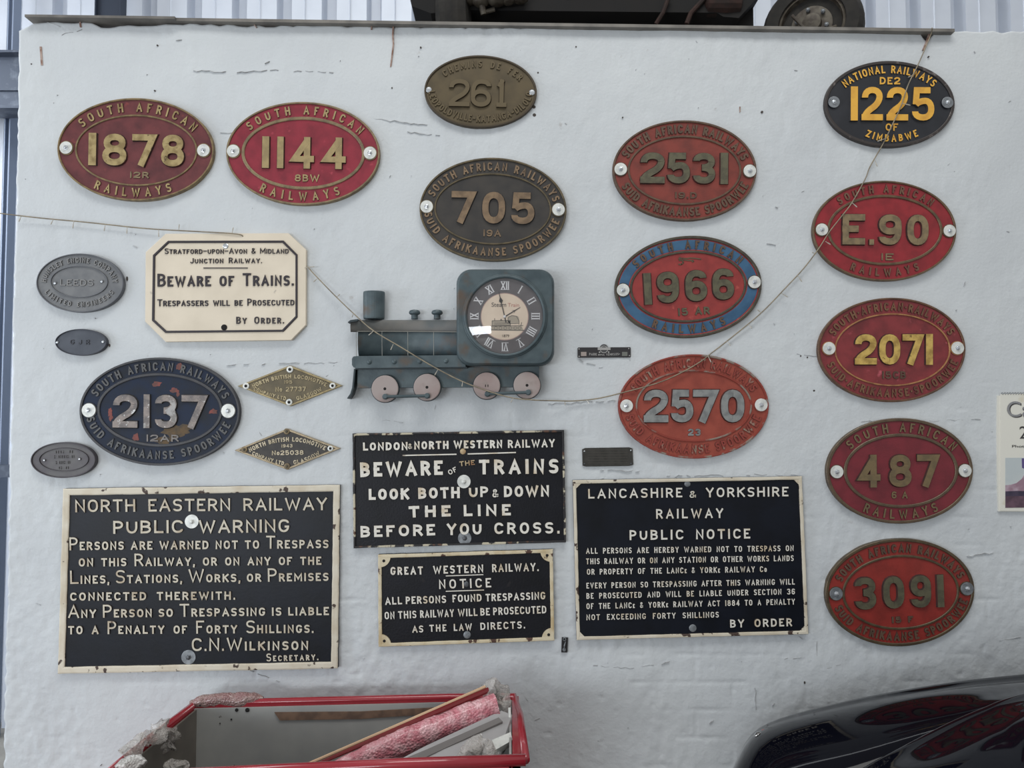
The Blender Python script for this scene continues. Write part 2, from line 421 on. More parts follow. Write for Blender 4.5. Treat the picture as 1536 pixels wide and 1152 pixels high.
# ------------------------------------------------------------------ the setting
def lattice(shape, step, seed):
    """smooth value noise on a grid given in px coordinates"""
    r = np.random.default_rng(seed)
    X, Y = shape; gx = X/step; gy = Y/step
    gx = gx-gx.min(); gy = gy-gy.min()
    n, m = int(gx.max())+3, int(gy.max())+3
    Lt = r.random((n, m)); ix = gx.astype(int); iy = gy.astype(int); fx = gx-ix; fy = gy-iy
    fx = fx*fx*(3-2*fx); fy = fy*fy*(3-2*fy)
    return (Lt[ix, iy]*(1-fx)*(1-fy)+Lt[ix+1, iy]*fx*(1-fy)+Lt[ix, iy+1]*(1-fx)*fy+Lt[ix+1, iy+1]*fx*fy)-.5
def wall():
    nu, nv = 620, 470
    U, V = np.meshgrid(np.linspace(0, 1, nu), np.linspace(0, 1, nv), indexing='ij')
    top = lambda x: np.where(x < 52, 35+(52-x)*.45, 35+(x-60)*0.0085)
    Xr = 1790.0; Yb = 1345.0
    Y = V.copy(); X = U.copy()
    # iterate edges
    y = 40+V*(Yb-40)
    ledge = 30-(y-60)*0.0222
    x = ledge+U*(Xr-ledge)
    rg = np.random.default_rng(5)
    prof = np.interp(np.linspace(0, 1, nu), np.linspace(0, 1, 130), rg.uniform(-2.0, 2.8, 130))
    notch = 14*np.exp(-((x-1390)/9)**2)*(1) + 5*np.exp(-((x-170)/25)**2)
    T = top(x)+prof[:, None]+notch
    y = T+V*(Yb-T)
    ragged = np.interp(np.linspace(0, 1, nv), np.linspace(0, 1, 150), rg.uniform(-1.6, 1.6, 150))
    x = 30-(y-60)*0.0222+ragged[None, :]*(1-U)**8+U*(Xr-(30-(y-60)*0.0222))
    dx = (x-768)/F_PX; dy = (576-y)/F_PX; t = DIST/(cp-dy*sp)
    wx = t*dx; wz = np.maximum(0.0, t*(sp+dy*cp)+CAM_Z)
    # relief: trowel lumps, brick courses that only show in places
    G1 = (x, y)
    rough = np.clip(0.55+(y-640)/700, .45, 1.25)
    G2 = (x, y*.6)
    h = 0.0060*lattice(G1, 130, 1)+0.0034*lattice(G1, 46, 2)+rough*(0.0030*lattice(G2, 17, 3)+0.0022*lattice(G2, 8, 4)+.0016*lattice(G1, 5, 14))*np.clip(.55+1.6*lattice(G1, 90, 15)+.25, .3, 1.3)
    course = 0.0855; r_ = wz/course; cy_ = np.abs((r_ % 1)-.5); row = np.floor(r_)
    off = (row % 2)*.5; cx_ = np.abs(((wx/0.23+off) % 1)-.5)
    wobz = lattice(G1, 60, 6)*.05
    gz = np.exp(-((np.abs(((r_+wobz) % 1)-.5)-.5)/0.06)**2); gx = np.exp(-((cx_-.5)/0.022)**2)
    mask = np.clip((lattice(G1, 75, 7)+.12)*3.0, 0, 1)*np.clip((y-480)/420+.25, .12, 1.0)
    mask2 = np.clip((lattice(G1, 38, 8)+.05)*3.0, 0, 1)
    h = h-0.0028*mask*np.maximum(gz*mask2, gx*mask2*.8)
    pits = lattice(G1, 11, 9); h = h-0.004*np.clip(pits-.40, 0, 1)*8*np.clip((y-600)/300, .15, 1)
    yy = -h
    verts = np.stack([wx, yy, wz], -1).reshape(-1, 3)
    idx = np.arange(nu*nv).reshape(nu, nv)
    a, b, c_, d_ = idx[:-1, :-1], idx[1:, :-1], idx[1:, 1:], idx[:-1, 1:]
    faces = np.stack([a, d_, c_, b], -1).reshape(-1, 4)
    n0 = len(verts)
    back = verts.copy()
    top_i = idx[:, 0]; left_i = idx[:, 0:1]
    tb = verts[idx[:, 0]].copy(); tb[:, 1] = 0.22; lb = verts[idx[0, :]].copy(); lb[:, 1] = 0.22
    allv = np.vstack([verts, tb, lb])
    tf = [(int(idx[i, 0]), int(idx[i+1, 0]), n0+i+1, n0+i) for i in range(nu-1)]
    lf = [(int(idx[0, j]), n0+nu+j, n0+nu+j+1, int(idx[0, j+1])) for j in range(nv-1)]
    bk = (n0+nu, n0+nu+nv-1, )
    me = bpy.data.meshes.new('wall_back')
    # flat rear side
    p0 = len(allv)
    xl, xr = float(lb[-1, 0]), float(tb[-1, 0]); zt = float(tb[:, 2].max())
    allv = np.vstack([allv, [[float(lb[:, 0].mean()), .22, 0], [xr, .22, 0], [xr, .22, float(tb[-1, 2])], [float(tb[5, 0]), .22, float(tb[5, 2])]]])
    me.from_pydata(allv.tolist(), [], faces.tolist()+tf+lf+[(p0, p0+3, p0+2, p0+1)])
    me.polygons.foreach_set('use_smooth', [True]*len(me.polygons)); me.update()
    me.materials.append(M['plaster'])
    o = bpy.data.objects.new('wall_back', me); C.objects.link(o); o['kind'] = 'structure'
    return o
wall_o = wall()

# marks on the wall: drill holes, rust runs, hairline cracks in the paint
def wall_marks():
    f = Face(0, 0, 1, 0.002)
    mb = MB()
    for (x, y, w, h) in [(801,160.5,2.6,2.4),(801.5,172.5,2.6,2.4),(807,109,1.2,1.2),(1143,168,1.8,1.8),(1393,85,1.2,1.2),
                      (190.5,418,1.4,3.5),(164,518,1.1,2.4),(232,136,1.2,1.2),(1221,586,1.6,1.4),(631,71,1.2,1.2),(864,70,1,1),
                      (934,176,1,1),(1201,534,1,1.2),(1211,536,1,1.2),(47,96,1,1),(588,132,1,1.4),(236,68,1.2,1.2),(1207,1024,1.2,2)]:
        f.prism(mb, ell(x, y, w, h, 0, 10), -0.004, 0.0028)
    o = mb.build('drill_hole', M['wall_dirt'], wall_o); o['kind'] = 'stuff'
    mb = MB()
    for pts, w in [([(590,36),(589,52),(590,66),(588,84),(586,100)], 1.0), ([(61,70),(62,84),(63,98)], 1.5), ([(120,33),(121,41)], 1.2),
                   ([(1396,47),(1392,58),(1385,75)], 1.3), ([(558,36),(557,44)], .8), ([(380,35),(384,41)], .9), ([(1110,168),(1110,160)], .6)]:
        for a, b in zip(pts, pts[1:]):
            f.prism(mb, [(a[0]-w, a[1]), (a[0]+w, a[1]), (b[0]+w, b[1]), (b[0]-w, b[1])], -0.004, 0.0027)
    o = mb.build('rust_run', M['rust_streak'], wall_o); o['kind'] = 'stuff'
wall_marks()
def scuffs():
    r = random.Random(3); f = Face(0, 0, 1, .002); mb = MB()
    for i in range(170):
        x, y = r.uniform(35, 1530), r.uniform(55, 1150); a = r.uniform(0, PI); L_ = r.choice([.7, .9, 1.2, 2.5, 4.5]); w = r.uniform(.25, .6)
        dx, dy = math.cos(a), math.sin(a)*.7
        f.prism(mb, [(x-dx*L_, y-dy*L_), (x-dy*w, y+dx*w), (x+dx*L_, y+dy*L_), (x+dy*w, y-dx*w)], -.004, .0028)
    o = mb.build('paint_scuff', M['crack'], wall_o); o['kind'] = 'stuff'
scuffs()
def hairlines():
    r = random.Random(9); f = Face(0, 0, 1, .002); mb = MB()
    for (x0, y0, x1, y1) in [(290,106,345,108),(356,109,418,105),(440,107,512,109),(330,200,392,201),(420,197,526,201),(340,548,398,546),(418,545,506,544),(1292,633,1330,631),(1345,633,1470,629),
                        (822,606,930,600),(1000,714,1085,713),(1120,712,1198,713),(868,540,905,552),(890,998,950,1003),(962,1000,1005,994),(1133,1032,1134,1066),(1170,990,1208,985),(1225,962,1226,984),(1240,1003,1262,997),
                        (610,198,660,204),(560,178,640,188),(1150,365,1176,368),(1195,530,1226,534),(1060,620,1108,616),(900,705,960,707),(1445,835,1490,829),(1500,960,1530,955),(64,30,90,40),(92,52,128,44),(300,980,420,1022),(560,630,604,633)]:
        n = max(3, int(math.hypot(x1-x0, y1-y0)/6)); p = None
        for i in range(n+1):
            t_ = i/n; q = (x0+(x1-x0)*t_+r.uniform(-1, 1), y0+(y1-y0)*t_+r.uniform(-1.4, 1.4))
            if p is not None and r.random() < .72:
                dx, dy = q[0]-p[0], q[1]-p[1]; l = math.hypot(dx, dy) or 1; w = r.uniform(.15, .38); nx, ny = -dy/l*w, dx/l*w
                f.prism(mb, [(p[0]+nx, p[1]+ny), (q[0]+nx, q[1]+ny), (q[0]-nx, q[1]-ny), (p[0]-nx, p[1]-ny)], -.004, .0026)
            p = q
    o = mb.build('paint_crack', M['crack'], wall_o); o['kind'] = 'stuff'
hairlines()

def corrugated():
    """trapezoidal sheets behind the wall; each sheet pitch is a panel of its own"""
    y0 = 1.55; base = bpy.data.objects.new('wall_rear', None); C.objects.link(base); base['kind'] = 'structure'
    pitch = 0.241; n = 28; prof = [(0, 0), (0.145, 0), (0.163, -.032), (0.215, -.032), (0.235, 0)]
    x0 = -3.35; me0 = None
    rib = [(0.07, 0), (0.074, -.004), (0.078, 0)]
    for i in range(n):
        P2 = [(0, 0), (0.068, 0), (0.072, -.006), (0.076, 0), (0.160, 0), (0.172, .075), (0.222, .075), (0.241, 0)]
        if me0 is None:
            v = []; f = []
            for (a, b) in P2:
                v += [(a, b, 0.0), (a, b, 5.2)]
            for k in range(len(P2)-1): f.append((k*2, k*2+1, k*2+3, k*2+2))
            me0 = bpy.data.meshes.new('sheet_panel'); me0.from_pydata(v, [], f); me0.materials.append(M['sheet']); me0.update()
        o = bpy.data.objects.new('sheet_panel', me0); C.objects.link(o); o.parent = base; o.location = (x0+i*pitch, y0, 0)
corrugated()
fl = MB(); fl.box((-7, -8, -0.1), (7, 1.7, 0.0)); o = fl.build('floor', M['concrete']); o['kind'] = 'structure'
def beam(px0, px1, py0, py1, y, depth, name, m, flange=True):
    (xa, za), (xb, zb) = W(px0, py0, -y), W(px1, py1, -y)
    mb = MB(); mb.box((xa, y, zb), (xb, y+depth, za))
    if flange:
        mb.box((xa, y-.05, za-.012), (xb, y, za)); mb.box((xa, y-.05, zb), (xb, y, zb+.012))
        mb.box((xa, y-.012, zb+(za-zb)*.42), (xb, y, zb+(za-zb)*.36))
    o = mb.build(name, m); o['kind'] = 'structure'; return o
beam(-420, 40, 82, 168, 1.28, .08, 'trim_1', M['girt'])
beam(-420, 40, 698, 716, 1.30, .08, 'trim_2', M['girt'], False)
def post(px0, px1, y, name, m, z1=5.2):
    xa, _ = W(px0, 300, -y); xb, _ = W(px1, 300, -y)
    mb = MB(); mb.box((xa, y, 0), (xb, y+.04, z1)); mb.box((xa, y-.02, 0), (xa+.006, y, z1)); mb.box((xb-.006, y-.02, 0), (xb, y, z1))
    o = mb.build(name, m); o['kind'] = 'structure'
M['post'] = mat('blue_grey_post', srgb(128,140,160), 0.5, 0.2)
post(7, 16, 1.42, 'trim_3', M['post'])
post(138, 177, 1.36, 'trim_4', mat('dark_column', srgb(40,48,62), 0.5, 0.2))

# deck plate on top of the wall
def deck():
    mb = MB()
    a = P(37, 21, 0.03); b = P(262, 25, 0.03); c_ = P(1432, 43, 0.03)
    # long plate in two runs with a small step
    for (p, q, th, yb) in [(P(37,21.5,.03), P(262,24.5,.03), .008, .30), (P(258,26.5,.02), P(1432,43,.02), .010, 1.15)]:
        v = [p, q, q+Vector((0, yb, 0)), p+Vector((0, yb, 0))]
        lo = [w-Vector((0, 0, th)) for w in v]
        mb.add(v+lo, [(0,1,2,3), (7,6,5,4), (0,4,5,1), (1,5,6,2), (2,6,7,3), (3,7,4,0)])
    o = mb.build('steel_deck_plate', M['steel_edge'])
    tag(o, 'long grey steel plate laid along the top of the white wall', 'steel plate')
    # packing under the plate: wall head is a little lower than the plate
    mb = MB()
    f = Face(0, 0, 1, 0.0)
    v0 = P(70, 30, -.02); v1 = P(1440, 48.5, -.02)
    mb.add([v0, v1, v1+Vector((0,.2,0)), v0+Vector((0,.2,0)), v0-Vector((0,0,.07)), v1-Vector((0,0,.07)), v1+Vector((0,.2,-.07)), v0+Vector((0,.2,-.07))],
           [(0,1,2,3),(0,4,5,1),(3,2,6,7),(0,3,7,4),(1,5,6,2)])
    o = mb.build('trim_5', mat('dark_mortar', srgb(70,68,68), .9)); o['kind'] = 'structure'
deck()

# ------------------------------------------------------------------ oval number plates
def oval_plate(spec):
    ox, oy = spec['o']; f = Face(ox, oy, spec.get('s', 5.689), 0.012); rot = spec.get('rot', 0)
    cx, cy, rx, ry = spec['out']; m_f, m_l, m_r = spec['field'], spec['letter'], spec.get('rim', spec['letter'])
    X, Z = f.xz(cx, cy)
    t = thing('number_plate', spec['label'], 'number plate', (X, 0, Z), spec.get('group'))
    mb = MB(); vs = []; fs = []
    o1 = ell(cx, cy, rx, ry, rot, 96, .0015)
    f.prism(mb, o1, -0.006, 0.0118, 0)
    mb.build('plate_body', spec.get('body', m_r), t)
    mb = MB(); f.prism(mb, ell(cx, cy, rx*.975, ry*.965, rot), 0.010, 0.0122)
    mb.build('field', m_f, t)
    rw = spec.get('rw', 17)
    mb = MB(); f.ring(mb, o1, ell(cx, cy, rx-rw, ry-rw, rot), 0.0110, 0.0162); mb.build('rim', m_r, t)
    if 'band' in spec:
        mb = MB(); ix, iy, irx, iry = spec['inn']
        f.ring(mb, ell(cx, cy, rx-rw, ry-rw, rot), ell(ix, iy, irx, iry, rot), 0.0118, 0.0128); mb.build('outer_band', spec['band'], t)
    if 'inn' in spec:
        ix, iy, irx, iry = spec['inn']; iw = spec.get('iw', 18)
        mb = MB(); f.ring(mb, ell(ix, iy, irx, iry, rot), ell(ix, iy, irx-iw, iry-iw, rot), 0.0118, 0.0158)
        for (bx, by) in spec['bolts']: f.prism(mb, ell(bx, by, spec.get('br', 54)*1.12, spec.get('br', 54)*1.12, 0, 24), 0.0118, 0.0152)
        mb.build('inner_ring', spec.get('ringm', m_r), t)
        mx, my, mrx, mry = (cx+ix)/2, (cy+iy)/2, (rx-rw+irx)/2, (ry-rw+iry)/2
    else: mx, my, mrx, mry = cx, cy, rx*.8, ry*.8
    ts = spec.get('ts', 15)
    for tx in spec['arcs']:
        txt, a0, a1, H = tx[:4]; e = tx[4] if len(tx) > 4 else (mx, my, mrx, mry)
        lettering(f, txt, ell_path(*e, rot, a0, a1), H, ts, 0.0118, 0.0153, 'lettering', spec.get('arcm', m_l), t, m2=spec.get('side'), centers=True, jit=.03, spw=spec.get('spw', 1.0), wid=spec.get('wid', 1.0))
    r = math.radians(rot)
    y0, y1 = spec['dy']; dt = spec.get('dt', 60)
    for (ch, x0, x1) in spec['dig']:
        xc = (x0+x1)/2; sh = (xc-cx)*math.tan(r); ux = (math.cos(r), math.sin(r)); uy = (math.sin(r), -math.cos(r))
        mb = MB(); w = x1-x0
        if ch == '.': glyph(f, mb, ch, w, y1-y0, w*.9, (x0, y1+sh), ux, uy, 0.0118, 0.0185)
        elif ch == '1': glyph(f, mb, ch, w, y1-y0, w, (x0, y1+sh), ux, uy, 0.0118, 0.0185)
        else: glyph(f, mb, ch, w, y1-y0, dt, (x0, y1+sh), ux, uy, 0.0118, 0.0185)
        mb.build('numeral', spec.get('digm', m_l), t, m2=spec.get('side'))
    for c in spec.get('cls', []):
        txt, x0, x1, ya, yb = c[:5]; sh0 = (x0-cx)*math.tan(r); sh1 = (x1-cx)*math.tan(r)
        lettering(f, txt, [(x0, (ya+yb)/2+sh0), (x1, (ya+yb)/2+sh1)], yb-ya, c[5] if len(c) > 5 else 13, 0.0118, 0.0145, 'class_lettering', spec.get('clsm', m_l), t, m2=spec.get('side'))
    for i, (bx, by) in enumerate(spec['bolts']):
        if spec.get('small'): screw(f, t, bx, by, spec['br'], 0.0135, M['bolt'])
        else: washer(f, t, bx, by, spec.get('br', 54), 0.0160, spec.get('wm', M['washer']), spec.get('bm', M['bolt']))
    return t, f

dk = lambda c, k=.76, g=.012: tuple(min(1, x*k+g*.5) for x in c)
red = lambda n, a, b, c=None, rough=.42: mat(n, dk(a), rough, 0, dk(b, .62), 26, .40, .70, .2, 180, c, 34, .64, .76, coat=.12, spec=.4)
B_gold = brass('old_gold_brass', srgb(176,156,110), srgb(140,120,80), .3, .42, srgb(90,76,52))
B_dull = brass('dull_brass', srgb(140,122,92), srgb(112,98,76), .25, .5)
B_tan = brass('tan_brass', srgb(166,146,104), srgb(146,128,92), .25, .5)
B_dark = brass('dark_bronze', srgb(96,88,68), srgb(78,72,58), .3, .5)
B_olive = brass('olive_bronze', srgb(98,94,74), srgb(80,76,62), .25, .55)
B_brown = brass('brown_bronze', srgb(102,80,64), srgb(84,66,54), .2, .55)
B_bright = brass('polished_brass', srgb(226,192,110), srgb(178,146,82), .55, .3, srgb(120,95,55))
B_silver = brass('worn_aluminium', srgb(150,152,150), srgb(126,128,128), .45, .45)
B_yellow = mat('yellow_paint', srgb(226,172,66), .5, 0, srgb(205,150,58), 30, .45, .65)
SA = 'SOUTH AFRICAN'; SAR = 'SOUTH AFRICAN RAILWAYS'; SAS = 'SUID AFRIKAANSE SPOORWE\u00cb'
plates = [
 dict(o=(70,130), rot=1.0, out=(762,538,667,437), inn=(767,545,522,305), iw=15, rw=15, field=red('maroon_paint_worn', srgb(122,58,60), srgb(104,48,52), srgb(140,66,64)), letter=B_gold, rim=brass('aged_rim_brass', srgb(142,122,88), srgb(112,95,70)),
      arcs=[(SA,142,34,78),('RAILWAYS',237,299,76)], dig=[('1',360,432),('8',480,690),('7',735,940),('8',980,1180)], dy=(406,682), cls=[('12R',715,875,727,782)], bolts=[(172,525),(1343,547)], clsm=B_dull,
      label='maroon oval plate with raised gold 1878, beside the bright red 1144 plate'),
 dict(o=(330,130), rot=.85, out=(710,572,655,440), inn=(712,570,527,311), iw=26, rw=16, field=red('crimson_paint', srgb(160,44,62), srgb(146,38,56), srgb(178,70,84)), letter=B_tan, rim=B_dull,
      arcs=[(SA,142,34,74),('RAILWAYS',235,300,76)], dig=[('1',360,425),('1',488,548),('4',608,805),('4',875,1075)], dy=(434,703), cls=[('8BW',640,850,750,812)], bolts=[(117,553),(1282,570)],
      label='bright crimson oval plate with raised brass 1144, right of the maroon 1878 plate'),
 dict(o=(610,220), sk='k', rot=1.2, out=(737,538,627,441), inn=(735,533,500,305), iw=14, rw=16, field=mat('charcoal_patina', srgb(64,60,56), .45, .15, srgb(52,50,49), 25, .4, .65), letter=brass('copper_brown', srgb(138,116,92), srgb(112,94,76), .35, .4), rim=brass('bronze_rim', srgb(106,94,72), srgb(84,76,60)),
      arcs=[(SAR,160,16,70),(SAS,189,345,70)], dig=[('7',380,585),('0',640,840),('5',888,1090)], dy=(385,660), cls=[('19A',655,805,710,768)], bolts=[(172,515),(1295,540)], 
      label='charcoal oval plate with raised bronze 705, above the locomotive-shaped clock'),
 dict(o=(900,160), rot=.6, out=(721,547,613,428), inn=(720,545,485,297), iw=17, rw=17, field=red('brick_red_paint', srgb(146,60,48), srgb(128,54,44), None, .6), letter=B_olive, rim=B_brown, arcm=B_brown,
      arcs=[(SAR,158,20,76),(SAS,203,340,76)], dig=[('2',340,548),('5',568,765),('3',788,980),('1',1020,1090)], dy=(395,662), cls=[('19.D',640,825,730,785)], bolts=[(175,537),(1275,552)], ts=18, clsm=B_brown,
      label='brick red oval plate with raised olive 2531, above the blue-banded 1966 plate'),
 dict(o=(900,340), rot=-3.3, out=(752,515,627,435), inn=(751,512,498,306), iw=20, rw=24, field=red('coral_red_paint', srgb(172,62,58), srgb(160,56,54), srgb(190,90,80)), band=mat('blue_paint', srgb(56,96,128), .5, 0, srgb(44,78,108), 25, .4, .65, .1), letter=B_olive, rim=brass('grey_bronze_rim', srgb(86,80,68), srgb(72,66,58)), arcm=B_brown, clsm=B_olive,
      arcs=[(SA,142,35,72),('RAILWAYS',237,300,74)], dig=[('1',378,446),('9',490,680),('6',730,918),('6',962,1148)], dy=(381,650), cls=[('15 AR',665,935,692,757,16)], bolts=[(195,543),(1315,475)], ts=17,
      label='oval plate with red centre, blue outer band and raised 1966'),
 dict(o=(900,520), rot=0, out=(797,510,641,445), inn=(800,505,497,308), iw=15, rw=17, field=red('orange_red_paint', srgb(170,76,58), srgb(160,66,50), None, .6), letter=B_silver, rim=mat('orange_paint_over_metal', srgb(134,54,42), .55, 0, srgb(132,120,110), 26, .50, .58), ringm=None, arcm=mat('orange_paint_chipped_letters', srgb(136,56,46), .55, 0, srgb(142,120,105), 40, .54, .62), digm=B_silver,
      arcs=[(SAR,154,25,76),(SAS,195,344,76)], dig=[('2',370,580),('5',600,795),('7',790,1003),('0',1025,1230)], dy=(365,648), cls=[('23',750,858,700,760,16)], bolts=[(225,505),(1372,497)], dt=66, ts=17,
      label='orange-red oval plate with raised silver 2570, crossed by the hanging wire'),
 dict(o=(1210,70), sk='k', rot=.3, out=(704,492,554,367), rw=26, field=mat('black_blue_paint', srgb(36,38,44), .4, 0, srgb(28,30,36), 20, .4, .6, coat=.2), letter=B_yellow, rim=mat('worn_black_rim', srgb(58,52,50), .5, .1, srgb(120,112,108), 30, .58, .66),
      arcs=[('NATIONAL RAILWAYS',144,37.5,66,(704,492,470,295)), ('ZIMBABWE',241,301,62,(720,492,400,292))], ts=13,
      dig=[('1',365,432),('2',460,642),('2',672,857),('5',887,1082)], dy=(348,638), dt=58, cls=[('DE2',620,795,262,325,14),('OF',670,777,657,720,13)], bolts=[(228,478),(1195,482)], br=50, wm=M['washer_dull'],
      label='black oval plate with yellow 1225, top right of the wall'),
 dict(o=(1200,250), rot=.5, out=(717,550,612,428), inn=(722,543,492,301), iw=22, rw=16, field=red('signal_red_paint', srgb(166,44,52), srgb(152,40,48), None, .25), letter=B_dull, rim=brass('brown_rim', srgb(112,92,70), srgb(92,76,60)), arcm=brass('muted_letters', srgb(122,92,74), srgb(110,74,62)),
      arcs=[(SA,135,44,68),('RAILWAYS',241,300,68)], dig=[('E',352,547),('.',580,628),('9',663,860),('0',903,1090)], dy=(408,672), cls=[('1E',692,795,740,800)], bolts=[(183,540),(1270,550)], br=52,
      label='glossy red oval plate with raised E.90, below the black and yellow plate'),
 dict(o=(1200,430), rot=0, out=(779,540,629,445), inn=(787,539,495,311), iw=13, rw=17, field=red('rose_red_paint', srgb(148,54,58), srgb(128,46,50), srgb(186,90,100), .35), letter=B_bright, rim=brass('dark_worn_rim', srgb(116,86,66), srgb(92,70,56)), ringm=brass('ring_gold', srgb(182,134,90), srgb(150,104,74), .4, .35), arcm=brass('brown_letters', srgb(128,94,70), srgb(106,72,58)), clsm=B_brown,
      arcs=[('SOUTH\u00b7AFRICAN\u00b7RAILWAYS',156,25,70),('SUID\u00b7AFRIKAANSE\u00b7SPOORWE\u00cb',200,343,70)], dig=[('2',460,648),('0',665,850),('7',866,1045),('1',1063,1128)], dy=(405,668), cls=[('15CB',700,900,722,785)], bolts=[(243,528),(1338,525)],
      label='red oval plate with shiny polished gold 2071'),
 dict(o=(1210,610), rot=-.5, out=(790,548,625,450), inn=(802,547,488,318), iw=26, rw=26, field=red('deep_crimson_paint', srgb(134,40,52), srgb(124,36,48), None, .4), letter=brass('khaki_brass', srgb(128,110,80), srgb(112,98,74)), rim=brass('khaki_rim', srgb(104,88,70), srgb(90,76,62)),
      arcs=[(SA,142,34,80),('RAILWAYS',238,302,80)], dig=[('4',435,622),('8',695,890),('7',935,1125)], dy=(408,687), cls=[('6 A',722,858,722,782)], bolts=[(253,555),(1345,545)],
      label='deep crimson oval plate with raised brass 487, above the 3091 plate'),
 dict(o=(1210,790), rot=-2.2, out=(792,559,635,459), inn=(801,560,499,320), iw=20, rw=26, field=red('vermilion_paint', srgb(158,50,42), srgb(144,46,38), None, .45), letter=B_olive, rim=brass('olive_rim', srgb(96,82,62), srgb(80,68,54)), arcm=B_brown, clsm=B_brown,
      arcs=[(SAR,158,20,72),(SAS,198,345,74)], dig=[('3',408,592),('0',648,832),('9',883,1060),('1',1108,1170)], dy=(420,698), cls=[('15 F',725,905,765,820,16)], bolts=[(247,570),(1362,527)], wm=M['washer_dull'], ts=17,
      label='vermilion oval plate with raised dark bronze 3091, lowest of the right-hand column'),
 dict(o=(100,520), sk='k', rot=.5, out=(797,554,683,461), inn=(798,540,536,315), iw=24, rw=20, field=mat('navy_paint_patched', srgb(34,44,64), .45, 0, srgb(38,42,50), 18, .4, .65, .1, 180, spec=.15), letter=brass('grey_bronze', srgb(112,106,102), srgb(88,84,82)), rim=mat('slate_rim', srgb(66,66,68), .5, .2, srgb(54,54,58), 25, .4, .65), arcm=mat('slate_letters', srgb(82,82,82), .5, .2), digm=brass('scuffed_numerals', srgb(122,112,106), srgb(92,86,84), .35, .4, srgb(196,196,194)),
      arcs=[(SAR,157,21,72),(SAS,192,342,72)], dig=[('2',400,612),('1',660,717),('3',758,950),('7',985,1200)], dy=(408,695), cls=[('12AR',685,960,750,810)], bolts=[(196,543),(1383,548)], br=59,
      label='navy blue oval plate with scuffed grey 2137 and patches of red paint'),
 dict(o=(610,60), sk='b', rot=1.2, out=(630,442,480,308), rw=16, field=mat('bronze_face', srgb(92,80,58), .5, .3, srgb(78,68,50), 20, .4, .65), letter=mat('bronze_letters', srgb(98,86,64), .45, .35), rim=mat('bronze_edge', srgb(70,60,46), .5, .3), 
      arcs=[('CHEMINS DE FER',140,33,58,(630,442,400,235)), ('LEOPOLDVILLE-KATANGA-DILOLO',184,357,58,(630,442,415,232))], ts=13, spw=1.6,
      dig=[('2',360,537),('6',545,720),('l',765,850)], dy=(340,575), dt=40, bolts=[(188,427),(1070,450)], br=26, small=True,
      label='plain bronze oval plate with raised 261, topmost in the middle of the wall'),
 dict(o=(30,360), sk='k', s=6.065, rot=.5, out=(549,392,396,267), inn=(541,381,262,146), iw=9, rw=10, field=mat('grey_patina', srgb(118,119,120), .5, .15, srgb(102,104,107), 30, .4, .65), letter=mat('grey_patina_letters', srgb(132,131,130), .5, .2), rim=mat('grey_patina_rim', srgb(100,102,107), .5, .2),
      arcs=[('HUNSLET ENGINE COMPANY',176,4,46),('LIMITED ENGINEERS',206,334,44)], ts=9, dig=[], dy=(0,1), cls=[('LEEDS',370,672,360,418,10)], bolts=[(322,393),(747,378)], br=12, small=True, noboss=True,
      label='grey oval works plate reading LEEDS in the middle, upper left'),
 dict(o=(30,360), sk='k', s=6.065, rot=0, out=(558,931,233,121), rw=7, field=mat('dark_slate_metal', srgb(78,82,90), .5, .3, srgb(68,72,80), 30, .4, .65), letter=mat('dark_slate_letters', srgb(66,68,76), .5, .3),
      arcs=[], ts=6, dig=[], dy=(0,1), cls=[('G J R',460,635,906,950,7)], bolts=[(341,931),(759,926)], br=13, small=True,
      label='smallest dark grey oval plate, directly under the LEEDS plate'),
 dict(o=(40,640), sk='k', s=12.8, rot=-1, out=(709,641,621,344), inn=(720,630,478,228), iw=16, rw=22, field=mat('brown_grey_patina', srgb(92,90,90), .5, .25, srgb(80,76,80), 30, .4, .65), letter=mat('brown_grey_letters', srgb(102,100,100), .5, .3), rim=mat('brown_grey_rim', srgb(72,68,72), .5, .3),
      arcs=[], ts=6, dig=[], dy=(0,1), cls=[('IIIHI',560,880,460,510,9),('HIIIIHI',530,910,550,605,9),('HIIHI',560,830,660,715,9),('IHI',620,800,765,815,9)], bolts=[(347,645),(1025,622)], br=22, small=True,
      label='small brown-grey oval plate with worn illegible lettering, above the North Eastern sign'),
]
SIDES = {'r': mat('grime_in_red', srgb(70,30,26), .7, 0, srgb(48,30,26), 40, .4, .6), 'k': mat('grime_dark', srgb(48,46,46), .7), 'b': mat('grime_bronze', srgb(58,49,36), .6, .2)}
